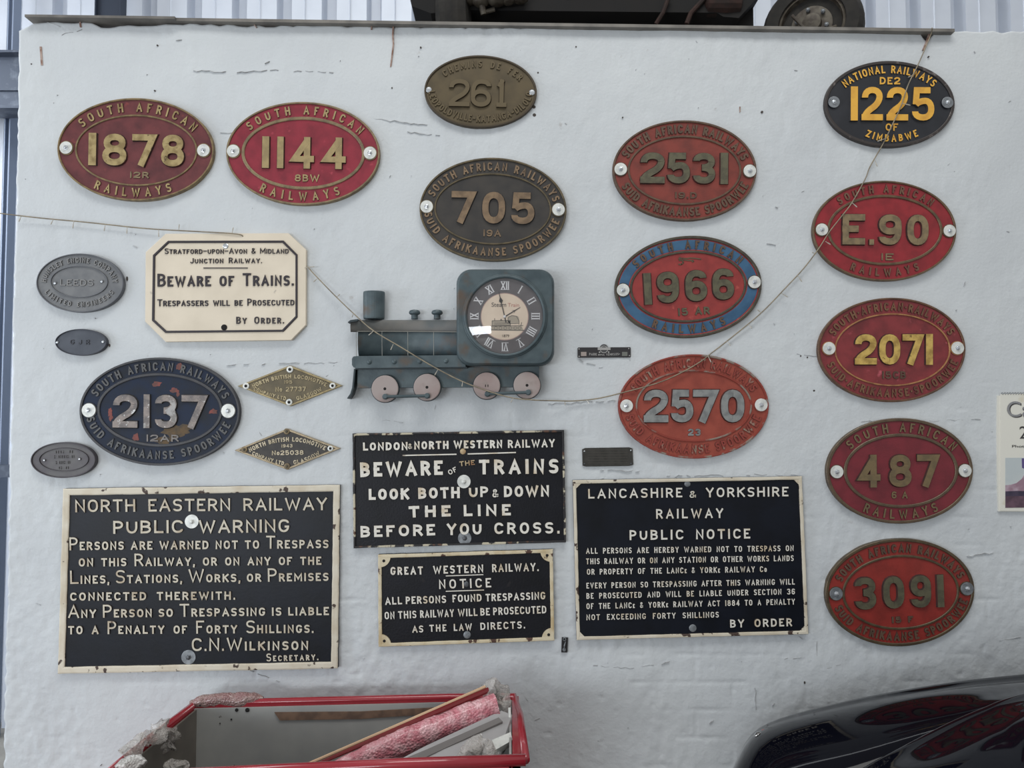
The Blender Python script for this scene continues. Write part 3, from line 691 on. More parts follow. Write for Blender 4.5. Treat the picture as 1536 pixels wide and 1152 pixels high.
for s_ in plates:
    s_['side'] = SIDES[s_.get('sk', 'r')]
    if s_.get('ringm', 1) is None: s_['ringm'] = s_['rim']
    if s_.get('small') and 'inn' in s_:
        b_ = s_['bolts']; br_ = s_['br']
    t_, f_ = oval_plate(s_)
    if s_['o'] == (100,520):
        rr_ = random.Random(4)
        for nm, m_, blobs in [('red_paint_patch', mat('red_patch', srgb(128,62,54), .6, 0, srgb(96,58,52), 50, .4, .6), [(772,318,42,30),(920,372,38,26),(950,400,14,30),(372,560,22,44),(376,610,20,28),(592,770,34,34),(1252,552,46,26),(960,168,30,32)]),
                              ('rust_patch', mat('ochre_patch', srgb(98,78,52), .7, 0, srgb(70,62,52), 50, .4, .6), [(930,735,120,60),(830,800,90,34),(990,700,80,44)])]:
            for zi, (bx, by, bw, bh) in enumerate(blobs):
                ph = [rr_.uniform(.6, 1.15) for _ in range(16)]
                mb = MB(); f_.prism(mb, [(bx+bw*ph[i]*math.cos(2*PI*i/16), by+bh*ph[i]*math.sin(2*PI*i/16)) for i in range(16)], .0115, .0124+.00012*zi); mb.build(nm, m_, t_)
        mb = MB(); f_.prism(mb, [(880,462),(925,455),(940,500),(930,540),(945,600),(935,650),(905,640),(900,600),(870,580),(845,545),(880,520),(905,500)], .0150, .01885); mb.build('white_paint_patch', mat('old_white_paint', srgb(168,166,164), .6, 0, srgb(130,126,122), 90, .45, .6), t_)
        mb = MB(); f_.prism(mb, [(664,655),(680,650),(690,668),(710,662),(708,676),(684,680),(680,692),(666,690)], .0150, .01885); mb.build('white_paint_patch', mat('old_white_paint', srgb(168,166,164), .6, 0, srgb(130,126,122), 90, .45, .6), t_)
    if s_['o'] == (900,340):   # dark leaping-animal mark cast above the numerals
        mb = MB()
        for pts in [[(668,276),(700,270),(735,272),(770,268),(805,270),(862,278)], [(672,288),(720,284),(760,290),(790,288)], [(700,290),(712,308),(692,322)], [(790,284),(800,298),(782,300)], [(686,268),(676,262)], [(668,322),(700,322)]]:
            for a, b in zip(pts, pts[1:]):
                dx, dy = b[0]-a[0], b[1]-a[1]; l = math.hypot(dx, dy); nx, ny = -dy/l*4.5, dx/l*4.5
                f_.prism(mb, [(a[0]+nx, a[1]+ny), (b[0]+nx, b[1]+ny), (b[0]-nx, b[1]-ny), (a[0]-nx, a[1]-ny)], .0118, .0138)
        mb.build('emblem', B_dark, t_)

# ------------------------------------------------------------------ diamond works plates
def diamond(corners, field, edge, label, screws, sm, texts, lm):
    f = Face(340, 530, 6.065, 0.008)
    L_, T_, R_, B_ = corners; cx = (L_[0]+R_[0])/2; cy = (T_[1]+B_[1])/2
    X, Z = f.xz(cx, cy); t = thing('works_plate', label, 'works plate', (X, 0, Z))
    mb = MB(); f.prism(mb, corners, -.006, .0072); mb.build('plate_body', edge, t)
    k = .90; inner = [(cx+(p[0]-cx)*k, cy+(p[1]-cy)*k) for p in corners]; k2 = .905
    mb = MB(); f.prism(mb, [(cx+(p[0]-cx)*k2, cy+(p[1]-cy)*k2) for p in corners], .006, .0076); mb.build('field', field, t)
    mb = MB(); f.ring(mb, corners, inner, .007, .0100); mb.build('rim', edge, t)
    for (x, y, r), m in zip(screws, sm):
        w = screw(f, t, x, y, r, .0098, m, 'washer')
        c = screw(f, None, x, y, r*.45, .0122, M['hole'] if m is not B_dull else B_dark, 'screw')
        c.parent = w
        org = parent_world(t)
        for v in c.data.vertices: v.co -= org
    for txt, path, H, st in texts:
        lettering(f, txt, path, H, st, .0072, .0093, 'lettering', lm, t, tr=.14)
d1 = [(100,298),(575,110),(1055,295),(580,482)]; d2 = [(72,882),(550,685),(1035,865),(555,1060)]
diamond(d1, mat('dark_brass_field', srgb(104,94,72), .5, .3, srgb(90,82,64), 40, .4, .6), brass('diamond_brass', srgb(158,142,104), srgb(132,118,86)),
        'brassy diamond-shaped works plate reading 27737, the upper of two diamonds', [(178,298,30),(577,147,31),(965,295,28),(570,445,30)], [M['washer']]*4,
        [('NORTH BRITISH LOCOMOTIVE', bez((236,300),(578,210),(912,288)), 36, 8), ('195', [(525,262),(598,260)], 30, 6), ('No 27737', [(445,328),(722,324)], 42, 8),
         ('COMPANY LTD', bez((250,318),(385,372),(540,412)), 34, 7), ('GLASGOW', bez((636,408),(755,375),(862,322)), 36, 7)], brass('pale_letters', srgb(172,158,124), srgb(140,126,96)))
diamond(d2, mat('black_brown_field', srgb(60,56,52), .5, .2, srgb(50,47,45), 40, .4, .6), brass('diamond_tan', srgb(160,144,118), srgb(138,124,100)),
        'dark-centred diamond-shaped works plate reading 25038, the lower of two diamonds', [(163,875,28),(548,710,28),(945,865,26),(550,1027,28)], [B_dull, B_dull, M['washer'], B_dull],
        [('NORTH BRITISH LOCOMOTIVE', bez((205,882),(560,782),(902,866)), 40, 9), ('1943', [(500,843),(600,840)], 30, 6), ('No25038', [(412,906),(700,902)], 42, 9),
         ('COMPANY LTD', bez((236,906),(375,962),(522,1002)), 36, 8), ('GLASGOW', bez((608,992),(730,962),(842,902)), 38, 8)], brass('tan_letters', srgb(178,166,142), srgb(150,138,114)))

# ------------------------------------------------------------------ rectangular cast iron signs
def lerpq(q, u, v):
    tl, tr, br, bl = q
    a = (tl[0]+(tr[0]-tl[0])*u, tl[1]+(tr[1]-tl[1])*u); b = (bl[0]+(br[0]-bl[0])*u, bl[1]+(br[1]-bl[1])*u)
    return (a[0]+(b[0]-a[0])*v, a[1]+(b[1]-a[1])*v)
def rect_outline(q, n=14):
    out = []
    for (a, b) in [(0,1),(1,2),(2,3),(3,0)]:
        for i in range(n):
            t = i/n; out.append((q[a][0]+(q[b][0]-q[a][0])*t, q[a][1]+(q[b][1]-q[a][1])*t))
    return out
def inset(q, w):
    cx = sum(p[0] for p in q)/4; cy = sum(p[1] for p in q)/4
    return [(p[0]+(w if p[0] < cx else -w), p[1]+(w if p[1] < cy else -w)) for p in q]
def iron_sign(name, label, o, s, q, fw, field, frame, letter, lines, wob=1.2, corners=None, th=.012):
    f = Face(o[0], o[1], s, th); c = lerpq(q, .5, .5); X, Z = f.xz(*c)
    t = thing(name, label, 'sign', (X, 0, Z))
    out = [(x+random.uniform(-wob, wob), y+random.uniform(-wob, wob)) for x, y in rect_outline(q, 22)]
    mb = MB(); f.prism(mb, out, -.008, th); mb.build('plate_body', field, t)
    inn = [(x+random.uniform(-wob, wob)*.8, y+random.uniform(-wob, wob)*.8) for x, y in rect_outline(inset(q, fw), 22)]
    mb = MB(); f.ring(mb, out, inn, th-.002, th+.005); fr = mb.build('frame', frame, t)
    if corners == 'round':
        qi = inset(q, fw)
        for i, p in enumerate(qi):
            mb = MB(); sx = 1 if i in (0, 3) else -1; sy = 1 if i in (0, 1) else -1; R = 82
            p = (p[0]-sx*12, p[1]-sy*12)
            pts = [p]+[(p[0]+sx*R*math.cos(k*PI/16), p[1]+sy*R*math.sin(k*PI/16)) for k in range(9)]
            f.prism(mb, pts, th-.001, th+.0046, .03); cc = mb.build('corner_piece', frame, t)
            h = screw(f, None, p[0]+sx*30, p[1]+sy*32, 11, th+.0042, M['hole'], 'screw_hole'); h.parent = cc
            org = parent_world(t)
            for v in h.data.vertices: v.co -= org
    if corners == 'tri':
        for i, p in enumerate(inset(q, fw*.8)):
            mb = MB(); sx = 1 if i in (0, 3) else -1; sy = 1 if i in (0, 1) else -1
            f.prism(mb, [p, (p[0]+sx*38, p[1]), (p[0], p[1]+sy*38)], th-.001, th+.004); mb.build('corner_piece', frame, t)
    for ln in lines:
        txt, x0, y0, x1, y1, H, st = ln[:7]; kw = ln[7] if len(ln) > 7 else {}
        m_ = kw.pop('m', letter) if kw else letter
        mb = MB()
        if txt is None:
            dx, dy = x1-x0, y1-y0; l = math.hypot(dx, dy); nx, ny = -dy/l*st/2, dx/l*st/2
            f.prism(mb, [(x0+nx, y0+ny), (x1+nx, y1+ny), (x1-nx, y1-ny), (x0-nx, y0-ny)], th-.001, th+.003); mb.build('rule_line', m_, t); continue
        lettering(f, txt, [(x0, y0), (x1, y1)], H, st, th-.0005, th+.0045, 'lettering', m_, t, m2=side_dark, jit=.015, **kw)
    return t, f
side_dark = mat('grimy_letter_side', srgb(70,58,48), .7, 0, srgb(34,32,34), 40, .4, .6)
navy = mat('black_navy_enamel', srgb(17,21,31), .42, 0, srgb(12,15,22), 12, .4, .65, .12, 120, spec=.25)
navy2 = mat('black_enamel', srgb(20,21,28), .45, 0, srgb(14,15,20), 12, .4, .65, .25, 160, srgb(44,41,42), 26, .66, .75, spec=.25)
cream_chip = mat('cream_paint_chipped', srgb(212,204,186), .6, 0, srgb(196,184,162), 15, .45, .65, .2, 150, srgb(70,54,46), 34, .60, .63)
cream_rust = mat('cream_paint_rusty', srgb(208,196,168), .6, 0, srgb(186,166,128), 18, .45, .62, .2, 150, srgb(78,52,40), 30, .60, .63)
black_chip = mat('frame_mostly_black', srgb(34,32,34), .6, 0, srgb(190,182,160), 22, .52, .55, .2, 150, srgb(88,62,48), 40, .6, .64)
letter_cream = mat('cream_letters', srgb(204,196,178), .55, 0, srgb(176,160,136), 22, .5, .68, .1, 150, srgb(104,84,66), 34, .68, .74)
letter_white = mat('white_letters', srgb(222,218,208), .55, 0, srgb(200,184,158), 20, .52, .68, .1, 150, srgb(110,84,62), 30, .66, .72)
letter_rust = mat('rusty_cream_letters', srgb(190,170,134), .55, 0, srgb(150,110,76), 30, .45, .62)
def base2mid(x0, b0, x1, b1, H): return (x0, b0-H/2, x1, b1-H/2)
def BL(txt, x0, b0, x1, b1, H, st, **kw): return (txt, *base2mid(x0, b0, x1, b1, H), H, st, kw)
t, f = iron_sign('cast_iron_sign', 'large black North Eastern Railway public warning sign with cream lettering and frame', (80,720), 3.491,
    [(55,45),(1502,25),(1490,985),(28,1012)], 34, navy, cream_chip, letter_cream, [
    BL('NORTH EASTERN RAILWAY', 118,168, 1435,157, 66, 11, spw=1.3),
    BL('PUBLIC', 317,281, 682,276, 68, 12), BL('WARNING', 765,278, 1237,272, 68, 12),
    BL('Persons are warned not to Trespass', 88,367, 1443,356, 68, 9.5, sc=.66, spw=.6, tr=.12),
    BL('on this Railway, or on any of the', 137,452, 1405,443, 66, 9.5, sc=.66, spw=.8, tr=.12),
    BL('Lines, Stations, Works, or Premises', 92,543, 1443,527, 70, 9.5, sc=.62, spw=.45, tr=.12),
    BL('connected therewith.', 92,631, 955,625, 68, 9.5, sc=.64, spw=1, tr=.14),
    BL('Any Person so Trespassing is liable', 82,721, 1445,706, 68, 9.5, sc=.64, spw=.5, tr=.12),
    BL('to a Penalty of Forty Shillings.', 82,806, 1365,799, 68, 9.5, sc=.64, spw=.9, tr=.13),
    BL('C.N.Wilkinson', 728,894, 1337,888, 68, 10.5, sc=.7, tr=.16),
    BL('Secretary.', 1118,948, 1390,941, 42, 7, sc=.72, tr=.2)])
washer(f, t, 726, 217, 36, .0125, M['washer'], M['washer']); washer(f, t, 709, 927, 37, .0125, M['washer_dull'], M['bolt_dark'])
t, f = iron_sign('cast_iron_sign', 'black beware of the trains sign with bold white lettering and thin chipped edge', (520,630), 4.518,
    [(42,92),(1473,68),(1487,828),(48,868)], 14, navy2, black_chip, letter_white, [
    ('LONDON', 112,180, 415,176, 55, 14), ('&', 418,178, 446,177, 36, 8), ('NORTH', 458,172, 692,168, 55, 14), ('WESTERN', 725,166, 1055,162, 55, 14), ('RAILWAY', 1092,162, 1410,156, 55, 12),
    (None, 380,240, 745,232, 0, 8), (None, 820,230, 1147,220, 0, 8),
    ('BEWARE', 92,337, 652,322, 100, 25, dict(tr=.2)), ('OF', 690,358, 745,330, 34, 7), ('THE', 765,297, 868,286, 33, 7, dict(m=letter_rust)), ('TRAINS', 897,318, 1435,312, 100, 24, dict(tr=.26)),
    ('LOOK', 150,504, 425,499, 76, 21), ('BOTH', 485,496, 768,490, 76, 20), ('UP', 828,487, 960,484, 72, 17), ('&', 987,496, 1030,495, 56, 12), ('DOWN', 1065,484, 1372,479, 76, 19),
    ('THE', 422,621, 705,614, 78, 22, dict(tr=.3)), ('LINE', 793,613, 1112,607, 78, 20, dict(tr=.3)),
    ('BEFORE', 95,756, 600,742, 78, 19, dict(tr=.22)), ('YOU', 680,740, 915,735, 78, 18, dict(tr=.22)), ('CROSS.', 1000,733, 1443,729, 78, 17, dict(tr=.25))])
washer(f, t, 795, 417, 45, .0125, M['washer'], M['washer']); washer(f, t, 800, 800, 45, .0125, M['washer_dull'], M['bolt_dark'])
screw(f, t, 788, 213, 20, .012, letter_rust)
t, f = iron_sign('cast_iron_sign', 'small black Great Western Railway notice with rounded cream corners', (560,810), 5.12,
    [(38,112),(1378,70),(1390,770),(42,818)], 26, navy2, cream_rust, letter_white, [
    ('GREAT', 133,236, 382,231, 62, 14, dict(tr=.22)), ('WESTERN', 460,228, 845,217, 62, 13, dict(tr=.22)), ('RAILWAY.', 912,214, 1270,205, 62, 12, dict(tr=.2)),
    (None, 557,275, 845,265, 0, 6), ('NOTICE', 505,338, 905,325, 72, 13, dict(tr=.34)), (None, 557,393, 850,383, 0, 6),
    ('ALL', 92,467, 222,462, 58, 12), ('PERSONS', 250,461, 560,452, 58, 12), ('FOUND', 608,447, 832,440, 58, 12), ('TRESPASSING', 862,440, 1320,424, 58, 12),
    ('ON', 88,578, 165,575, 58, 11), ('THIS', 192,573, 332,568, 58, 11), ('RAILWAY', 360,566, 620,558, 58, 11), ('WILL', 650,556, 800,551, 58, 11), ('BE', 822,549, 895,547, 58, 11), ('PROSECUTED', 920,545, 1328,531, 58, 11),
    ('AS', 300,682, 385,680, 54, 11), ('THE', 432,675, 562,671, 54, 11, dict(tr=.25)), ('LAW', 618,669, 758,664, 54, 11, dict(tr=.22)), ('DIRECTS.', 822,660, 1165,648, 56, 11, dict(tr=.22))], corners='round')
screw(f, t, 712, 340, 22, .012, M['bolt_dark'], 'bolt'); screw(f, t, 720, 728, 28, .012, M['washer_dull'], 'bolt')
t, f = iron_sign('cast_iron_sign', 'black Lancashire and Yorkshire Railway public notice with fine white lettering, beside the red ovals', (850,700), 4.151,
    [(38,85),(1462,60),(1502,1040),(62,1078)], 20, navy, cream_chip, letter_white, [
    ('LANCASHIRE', 133,168, 718,160, 60, 11, dict(tr=.24)), ('&', 763,172, 805,171, 42, 8), ('YORKSHIRE', 865,160, 1378,154, 60, 11, dict(tr=.22)),
    ('RAILWAY', 555,293, 972,288, 60, 11, dict(tr=.28)), ('PUBLIC', 390,425, 725,421, 62, 12, dict(tr=.25)), ('NOTICE', 803,420, 1140,415, 62, 12, dict(tr=.25)),
    ('ALL PERSONS ARE HEREBY WARNED NOT TO TRESPASS ON', 120,523, 1410,506, 36, 6.5, dict(tr=.22, spw=1.5)),
    ('THIS RAILWAY OR ON ANY STATION OR OTHER WORKS LANDS', 120,588, 1410,568, 36, 6.5, dict(tr=.22, spw=1.3)),
    ('OR PROPERTY OF THE LANCe & YORKe RAILWAY Co', 125,653, 1243,636, 36, 6.5, dict(tr=.22, spw=1.4)),
    ('EVERY PERSON SO TRESPASSING AFTER THIS WARNING WILL', 122,739, 1417,714, 36, 6.5, dict(tr=.22, spw=1.3)),
    ('BE PROSECUTED AND WILL BE LIABLE UNDER SECTION 36', 122,803, 1418,775, 36, 6.5, dict(tr=.22, spw=1.6)),
    ('OF THE LANCe & YORKe RAILWAY ACT 1884 TO A PENALTY', 122,867, 1418,838, 36, 6.5, dict(tr=.22, spw=1.5)),
    ('NOT EXCEEDING FORTY SHILLINGS', 122,936, 945,919, 36, 6.5, dict(tr=.22, spw=2.0)),
    ('BY ORDER', 1015,975, 1400,966, 50, 10, dict(tr=.24, spw=1.6))], corners='tri')
screw(f, t, 752, 107, 19, .012, M['washer_dull'], 'bolt'); screw(f, t, 785, 1005, 23, .012, M['washer_dull'], 'bolt')

def stratford():
    f = Face(200, 330, 5.486, .014)
    O = [(265,112),(1275,108),(1422,245),(1420,865),(1300,988),(265,1003),(95,835),(100,265)]
    I = [(287,172),(1237,170),(1352,286),(1352,800),(1236,920),(266,930),(155,828),(163,290)]
    I2 = [(295,190),(1228,188),(1335,294),(1335,792),(1226,903),(274,912),(175,820),(182,298)]
    X, Z = f.xz(760, 555)
    t = thing('octagonal_sign', 'cream eight-sided sign with black lettering, beware of trains, trespassers will be prosecuted', 'sign', (X, 0, Z))
    cream = mat('cream_enamel', srgb(222,210,190), .5, 0, srgb(212,200,180), 10, .4, .65, .1, 120, srgb(150,140,130), 30, .72, .8)
    blk = mat('black_letter_paint', srgb(44,38,44), .5)
    mb = MB(); f.prism(mb, O, -.008, .014, .006); mb.build('plate_body', cream, t)
    mb = MB(); f.ring(mb, I, I2, .013, .0172); mb.build('border', blk, t)
    L = [BL('Stratford\u2013upon\u2013Avon & Midland', 260,280, 1278,277, 46, 6.3, sc=.82, tr=.14, spw=1),
         BL('Junction Railway.', 470,358, 1058,355, 46, 6.3, sc=.82, tr=.18, spw=1.2),
         BL('Beware of Trains.', 200,549, 1320,541, 106, 17, sc=.80, tr=.14, spw=.9),
         BL('Trespassers will be Prosecuted', 200,711, 1325,703, 58, 8.2, sc=.8, tr=.13, spw=.9),
         BL('By Order.', 848,855, 1240,852, 58, 9.5, sc=.84, tr=.22, spw=1.4)]
    for txt, x0, y0, x1, y1, H, st, kw in L:
        lettering(f, txt, [(x0, y0), (x1, y1)], H, st, .0135, .0170, 'lettering', blk, t, **kw)
    mb = MB(); f.prism(mb, [(578,392),(942,392),(942,399),(578,399)], .0135, .0165); mb.build('rule_line', blk, t)
    screw(f, t, 760, 215, 23, .0145, M['bolt']); screw(f, t, 748, 884, 25, .0145, M['hole'])
stratford()

# ------------------------------------------------------------------ little plates and the hook plate
def small_plates():
    f = Face(860, 505, 16.17, .004); X, Z = f.xz(745, 380)
    t = thing('badge_plate', 'small black badge with a round emblem above white lettering, left of the 2570 plate', 'badge', (X, 0, Z))
    blk = mat('black_badge_enamel', srgb(46,44,46), .4); sil = mat('silver_badge', srgb(170,168,166), .45, .4)
    mb = MB(); f.prism(mb, [(120,262),(1375,255),(1390,275),(1392,490),(1375,505),(120,510),(104,495),(104,280)], -.005, .004); mb.build('plate_body', blk, t)
    mb = MB(); f.prism(mb, ell(742, 280, 98, 98, 0, 28), -.005, .0042); 
    mb.build('emblem_disc', mat('dark_emblem', srgb(72,72,74), .45), t)
    mb = MB(); f.ring(mb, ell(742, 310, 100, 92, 0, 28), ell(742, 310, 78, 72, 0, 28), .0035, .0055)
    f.prism(mb, [(590,262),(900,262),(900,325),(590,325)], .0038, .0058)
    f.prism(mb, ell(635, 378, 20, 20, 0, 12), .0038, .0055); f.prism(mb, ell(855, 376, 20, 20, 0, 12), .0038, .0055)
    mb.build('emblem', sil, t)
    mb = MB(); path_text(f, mb, 'PARK', [(385,425),(570,430)], 62, 11, .0038, .0054); path_text(f, mb, 'ROYAL', [(600,440),(758,440)], 36, 10, .0038, .0054); path_text(f, mb, 'VEHICLES+', [(795,436),(1130,420)], 52, 10, .0038, .0054)
    mb.build('lettering', sil, t)
    for x0, c in [(185, srgb(158,146,140)), (1180, srgb(108,110,104))]:
        mb = MB(); f.prism(mb, [(x0,370),(x0+132,370),(x0+132,470),(x0,470)], .0038, .0050); mb.build('square_inlay', mat('inlay', c, .6), t)
    for x, y in [(138,300),(1345,290),(140,480),(1362,462)]: screw(f, t, x, y, 17, .0036, sil)
    f = Face(860, 660, 15.36, .004); X, Z = f.xz(790, 390)
    t = thing('builder_plate', 'plain dark oblong plate with clipped corners, under the badge and left of 2570', 'plate', (X, 0, Z))
    dk = mat('dark_olive_metal', srgb(64,62,58), .45, .3, srgb(54,52,48), 60, .4, .6)
    mb = MB(); f.prism(mb, [(275,185),(1290,170),(1365,195),(1385,575),(1290,600),(290,615),(215,590),(205,215)], -.005, .004, .01); mb.build('plate_body', dk, t)
    mb = MB()
    for y in (225, 285, 345, 405, 465, 525): f.prism(mb, [(330,y),(1250,y-8),(1250,y+4),(330,y+12)], .0038, .0046)
    mb.build('engraved_line', mat('worn_line', srgb(74,70,64), .5, .3), t)
    for x, y in [(255,258),(1325,238),(255,550),(1330,545)]: screw(f, t, x, y, 19, .0038, M['bolt'] if y < 300 else M['bolt_dark'])
    f = Face(820, 940, 23.03, .006); X, Z = f.xz(620, 640)
    t = thing('hook_plate', 'tiny black wall plate with a silver hook, between the two lower notices', 'hook', (X, 0, Z))
    mb = MB(); f.prism(mb, [(525,375),(738,388),(715,895),(508,890)], -.006, .006); mb.build('plate_body', mat('black_plastic', srgb(26,24,26), .5), t)
    mb = MB(); f.ring(mb, ell(612, 430, 62, 62, 0, 20), ell(612, 430, 34, 34, 0, 20), .005, .009)
    a = f.pt(650, 500, .010); b = f.pt(605, 640, .014); c_ = f.pt(605, 720, .012)
    mb.tube([a, b, c_], [.0014, .0022, .0016], 8); mb.lathe(f.pt(605, 790, .006), (0,-1,0), [(.0055,0),(.0055,.003),(.003,.006)], 16)
    mb.build('hook', M['washer_dull'], t)
small_plates()

# ------------------------------------------------------------------ locomotive clock
def fill_tri(name, s, parent, face, x0, x1, ybase, z, m, height=None):
    cu = bpy.data.curves.new(name, 'FONT'); cu.body = s; cu.size = 1.0; cu.extrude = 0.0
    o = bpy.data.objects.new(name, cu); C.objects.link(o); cu.materials.append(m)
    bpy.context.view_layer.update(); w = o.dimensions.x or 1; h = o.dimensions.y or 1
    a = Vector(face.pt(x0, ybase, z)); b = Vector(face.pt(x1, ybase, z)); sx = (b-a).length/w
    sy = sx if height is None else (Vector(face.pt(x0, ybase-height, z))-a).length/h
    o.rotation_euler = (PI/2, 0, 0); o.scale = (sx, sy, sx)
    cu.extrude = .0004/sx
    bpy.context.view_layer.update()
    me = bpy.data.meshes.new_from_object(o.evaluated_get(bpy.context.evaluated_depsgraph_get()))
    n2 = bpy.data.objects.new(name, me); C.objects.link(n2); n2.rotation_euler = o.rotation_euler; n2.scale = o.scale
    bpy.data.objects.remove(o); o = n2;
    o.parent = parent; o.location = a-parent_world(parent)
    return o
def loco_clock():
    f = Face(500, 390, 4.389, .05); k = f.mm/f.sc
    body = mat('blue_grey_tin', srgb(80,93,97), .45, .15, srgb(62,75,80), 22, .4, .65, .2, 120, srgb(88,76,66), 16, .56, .70)
    bodyt = mat('dusty_grey_tin', srgb(108,106,102), .6, .1, srgb(88,92,92), 18, .45, .7)
    dark = mat('dark_tin', srgb(46,56,60), .5, .25)
    wire = mat('pale_wire', srgb(138,138,132), .5, .3)
    X, Z = f.xz(780, 480)
    t = thing('locomotive_clock', 'blue-grey tin wall clock shaped like a steam locomotive with a round dial', 'clock', (X, 0, Z))
    # cab
    def rr(x0, y0, x1, y1, r, n=8):
        out = []
        for cx, cy, a0 in [(x1-r, y0+r, -90), (x1-r, y1-r, 0), (x0+r, y1-r, 90), (x0+r, y0+r, 180)]:
            for i in range(n+1):
                a = math.radians(a0+90*i/n); out.append((cx+r*math.cos(a), cy+r*math.sin(a)))
        return out
    f2 = Face(500, 390, 4.389, .07)
    mb = MB(); o = rr(815, 62, 1450, 690, 95); cx, cy = 1132, 376; n = len(o)
    vs = []; loops = [(1.0, .0), (1.02, .055), (1.0, .066), (.965, .072)]
    for kk, z in loops: vs += [f2.pt(cx+(p[0]-cx)*kk, cy+(p[1]-cy)*kk, z) for p in o]
    fs = [(i*n+j, i*n+(j+1) % n, (i+1)*n+(j+1) % n, (i+1)*n+j) for i in range(3) for j in range(n)]+[tuple(3*n+j for j in range(n))]
    mb.add(vs, fs); mb.build('cab', body, t)
    cxw, czw = f2.xz(1130, 370); R = 272*k
    mb = MB(); c = (cxw, -.070, czw)
    ring = [Vector((cxw+R*.955*math.cos(a), -.0765, czw+R*.955*math.sin(a))) for a in [2*PI*i/48 for i in range(48)]]
    mb.tube(ring, .0055, 10, True)
    ring = [Vector((cxw+R*1.0*math.cos(a), -.0735, czw+R*1.0*math.sin(a))) for a in [2*PI*i/48 for i in range(48)]]
    mb.tube(ring, .0035, 8, True)
    mb.build('bezel', body, t, True)
    fd = Face(500, 390, 4.389, .073)
    mb = MB(); fd.prism(mb, ell(1130, 370, 252, 252, 0, 64), .068, .0728); dial = mb.build('dial', mat('dial_print_grey', srgb(92,88,90), .6, 0, srgb(82,78,80), 20, .4, .6), t)
    def sub(mb, name, m):
        o = mb.build(name, m, t); o.parent = dial; return o
    mb = MB(); fd.prism(mb, ell(1128, 373, 158, 156, 0, 56), .0728, .0731); sub(mb, 'dial_edge_line', mat('pink_grey', srgb(168,140,132), .6))
    mb = MB(); fd.prism(mb, ell(1128, 373, 153, 151, 0, 56), .0728, .0734); sub(mb, 'dial_centre', mat('cream_paper', srgb(214,196,176), .6, 0, srgb(204,186,166), 14, .4, .6))
    num = mat('numeral_white', srgb(206,206,208), .6)
    for i, s_ in enumerate(['XII','I','II','III','IIII','V','VI','VII','VIII','IX','X','XI']):
        a = math.radians(90-30*i); r_ = 202; c0 = (1130+r_*math.cos(a), 370-r_*math.sin(a)); u = (math.sin(a), math.cos(a)); 
        if s_ == 'IIII': u = (math.sin(a), math.cos(a))
        ww = {1: 7, 2: 28, 3: 40, 4: 50}[len(s_)] + (12 if ('V' in s_ or 'X' in s_) else 0)
        if len(s_) == 1 and s_ in 'VX': ww = 30
        mb = MB(); p0 = (c0[0]-u[0]*ww/2, c0[1]-u[1]*ww/2); p1 = (c0[0]+u[0]*ww/2, c0[1]+u[1]*ww/2)
        path_text(fd, mb, s_, [p0, p1], 54, 6.5, .0728, .0733, tr=.12); 
        # serif bars
        uy = (u[1], -u[0])
        for e in (-1, 1):
            q = (c0[0]+uy[0]*27*e, c0[1]+uy[1]*27*e); hw = ww/2+3
            fd.prism(mb, [(q[0]-u[0]*hw-uy[0]*1.5, q[1]-u[1]*hw-uy[1]*1.5), (q[0]+u[0]*hw-uy[0]*1.5, q[1]+u[1]*hw-uy[1]*1.5), (q[0]+u[0]*hw+uy[0]*1.5, q[1]+u[1]*hw+uy[1]*1.5), (q[0]-u[0]*hw+uy[0]*1.5, q[1]-u[1]*hw+uy[1]*1.5)], .0728, .0733)
        sub(mb, 'roman_numeral', num)
    # little engraving of an engine
    ink = mat('engraving_ink', srgb(98,92,84), .7); ink2 = mat('engraving_wash', srgb(158,148,132), .7)
    mb = MB()
    fd.prism(mb, rr(1045, 400, 1165, 432, 10, 3), .0733, .0736); fd.prism(mb, rr(1150, 368, 1222, 420, 16, 3), .0733, .0736); fd.prism(mb, [(1040,440),(1240,436),(1252,462),(1030,458)], .0733, .0736)
    sub(mb, 'engraving_shading', ink2)
    mb = MB()
    def ln(pts, w=2.2):
        for a, b in zip(pts, pts[1:]):
            dx, dy = b[0]-a[0], b[1]-a[1]; l = math.hypot(dx, dy) or 1; nx, ny = -dy/l*w, dx/l*w
            fd.prism(mb, [(a[0]+nx, a[1]+ny), (b[0]+nx, b[1]+ny), (b[0]-nx, b[1]-ny), (a[0]-nx, a[1]-ny)], .0735, .0738)
    ln([(1045,400),(1165,398),(1165,432),(1045,434),(1045,400)]); ln([(1150,420),(1150,378),(1175,366),(1205,370),(1222,400),(1222,425)]); ln([(1035,436),(1250,432)]); ln([(1030,460),(1255,464)], 2.8)
    for xx in (1070, 1100, 1132, 1165, 1198, 1226): fd.ring(mb, ell(xx, 448, 12, 12, 0, 14), ell(xx, 448, 8, 8, 0, 14), .0735, .0738)
    ln([(1062,400),(1062,384)]); ln([(1100,400),(1104,388),(1112,400)]); ln([(1235,432),(1240,410)]); ln([(1060,416),(1150,414)], 1.4); ln([(1060,425),(1220,418)], 1.4)
    sub(mb, 'engraving', ink)
    bk = mat('dial_text_ink', srgb(70,64,60), .7); rd = mat('dial_text_red', srgb(182,130,118), .7)
    for s_, x0, x1, m_ in [('Steam', 1040, 1136, bk), ('Train', 1148, 1222, rd)]:
        fo = fill_tri('dial_lettering', s_, dial, fd, x0, x1, 308, .0737, m_); fo.location = Vector(fd.pt(x0, 308, .0737))-parent_world(t)
    fo = fill_tri('dial_lettering', '1879', dial, fd, 1108, 1152, 508, .0737, bk); fo.location = Vector(fd.pt(1108, 508, .0737))-parent_world(t)
    # hands
    hb = mat('hand_black', srgb(34,30,32), .45)
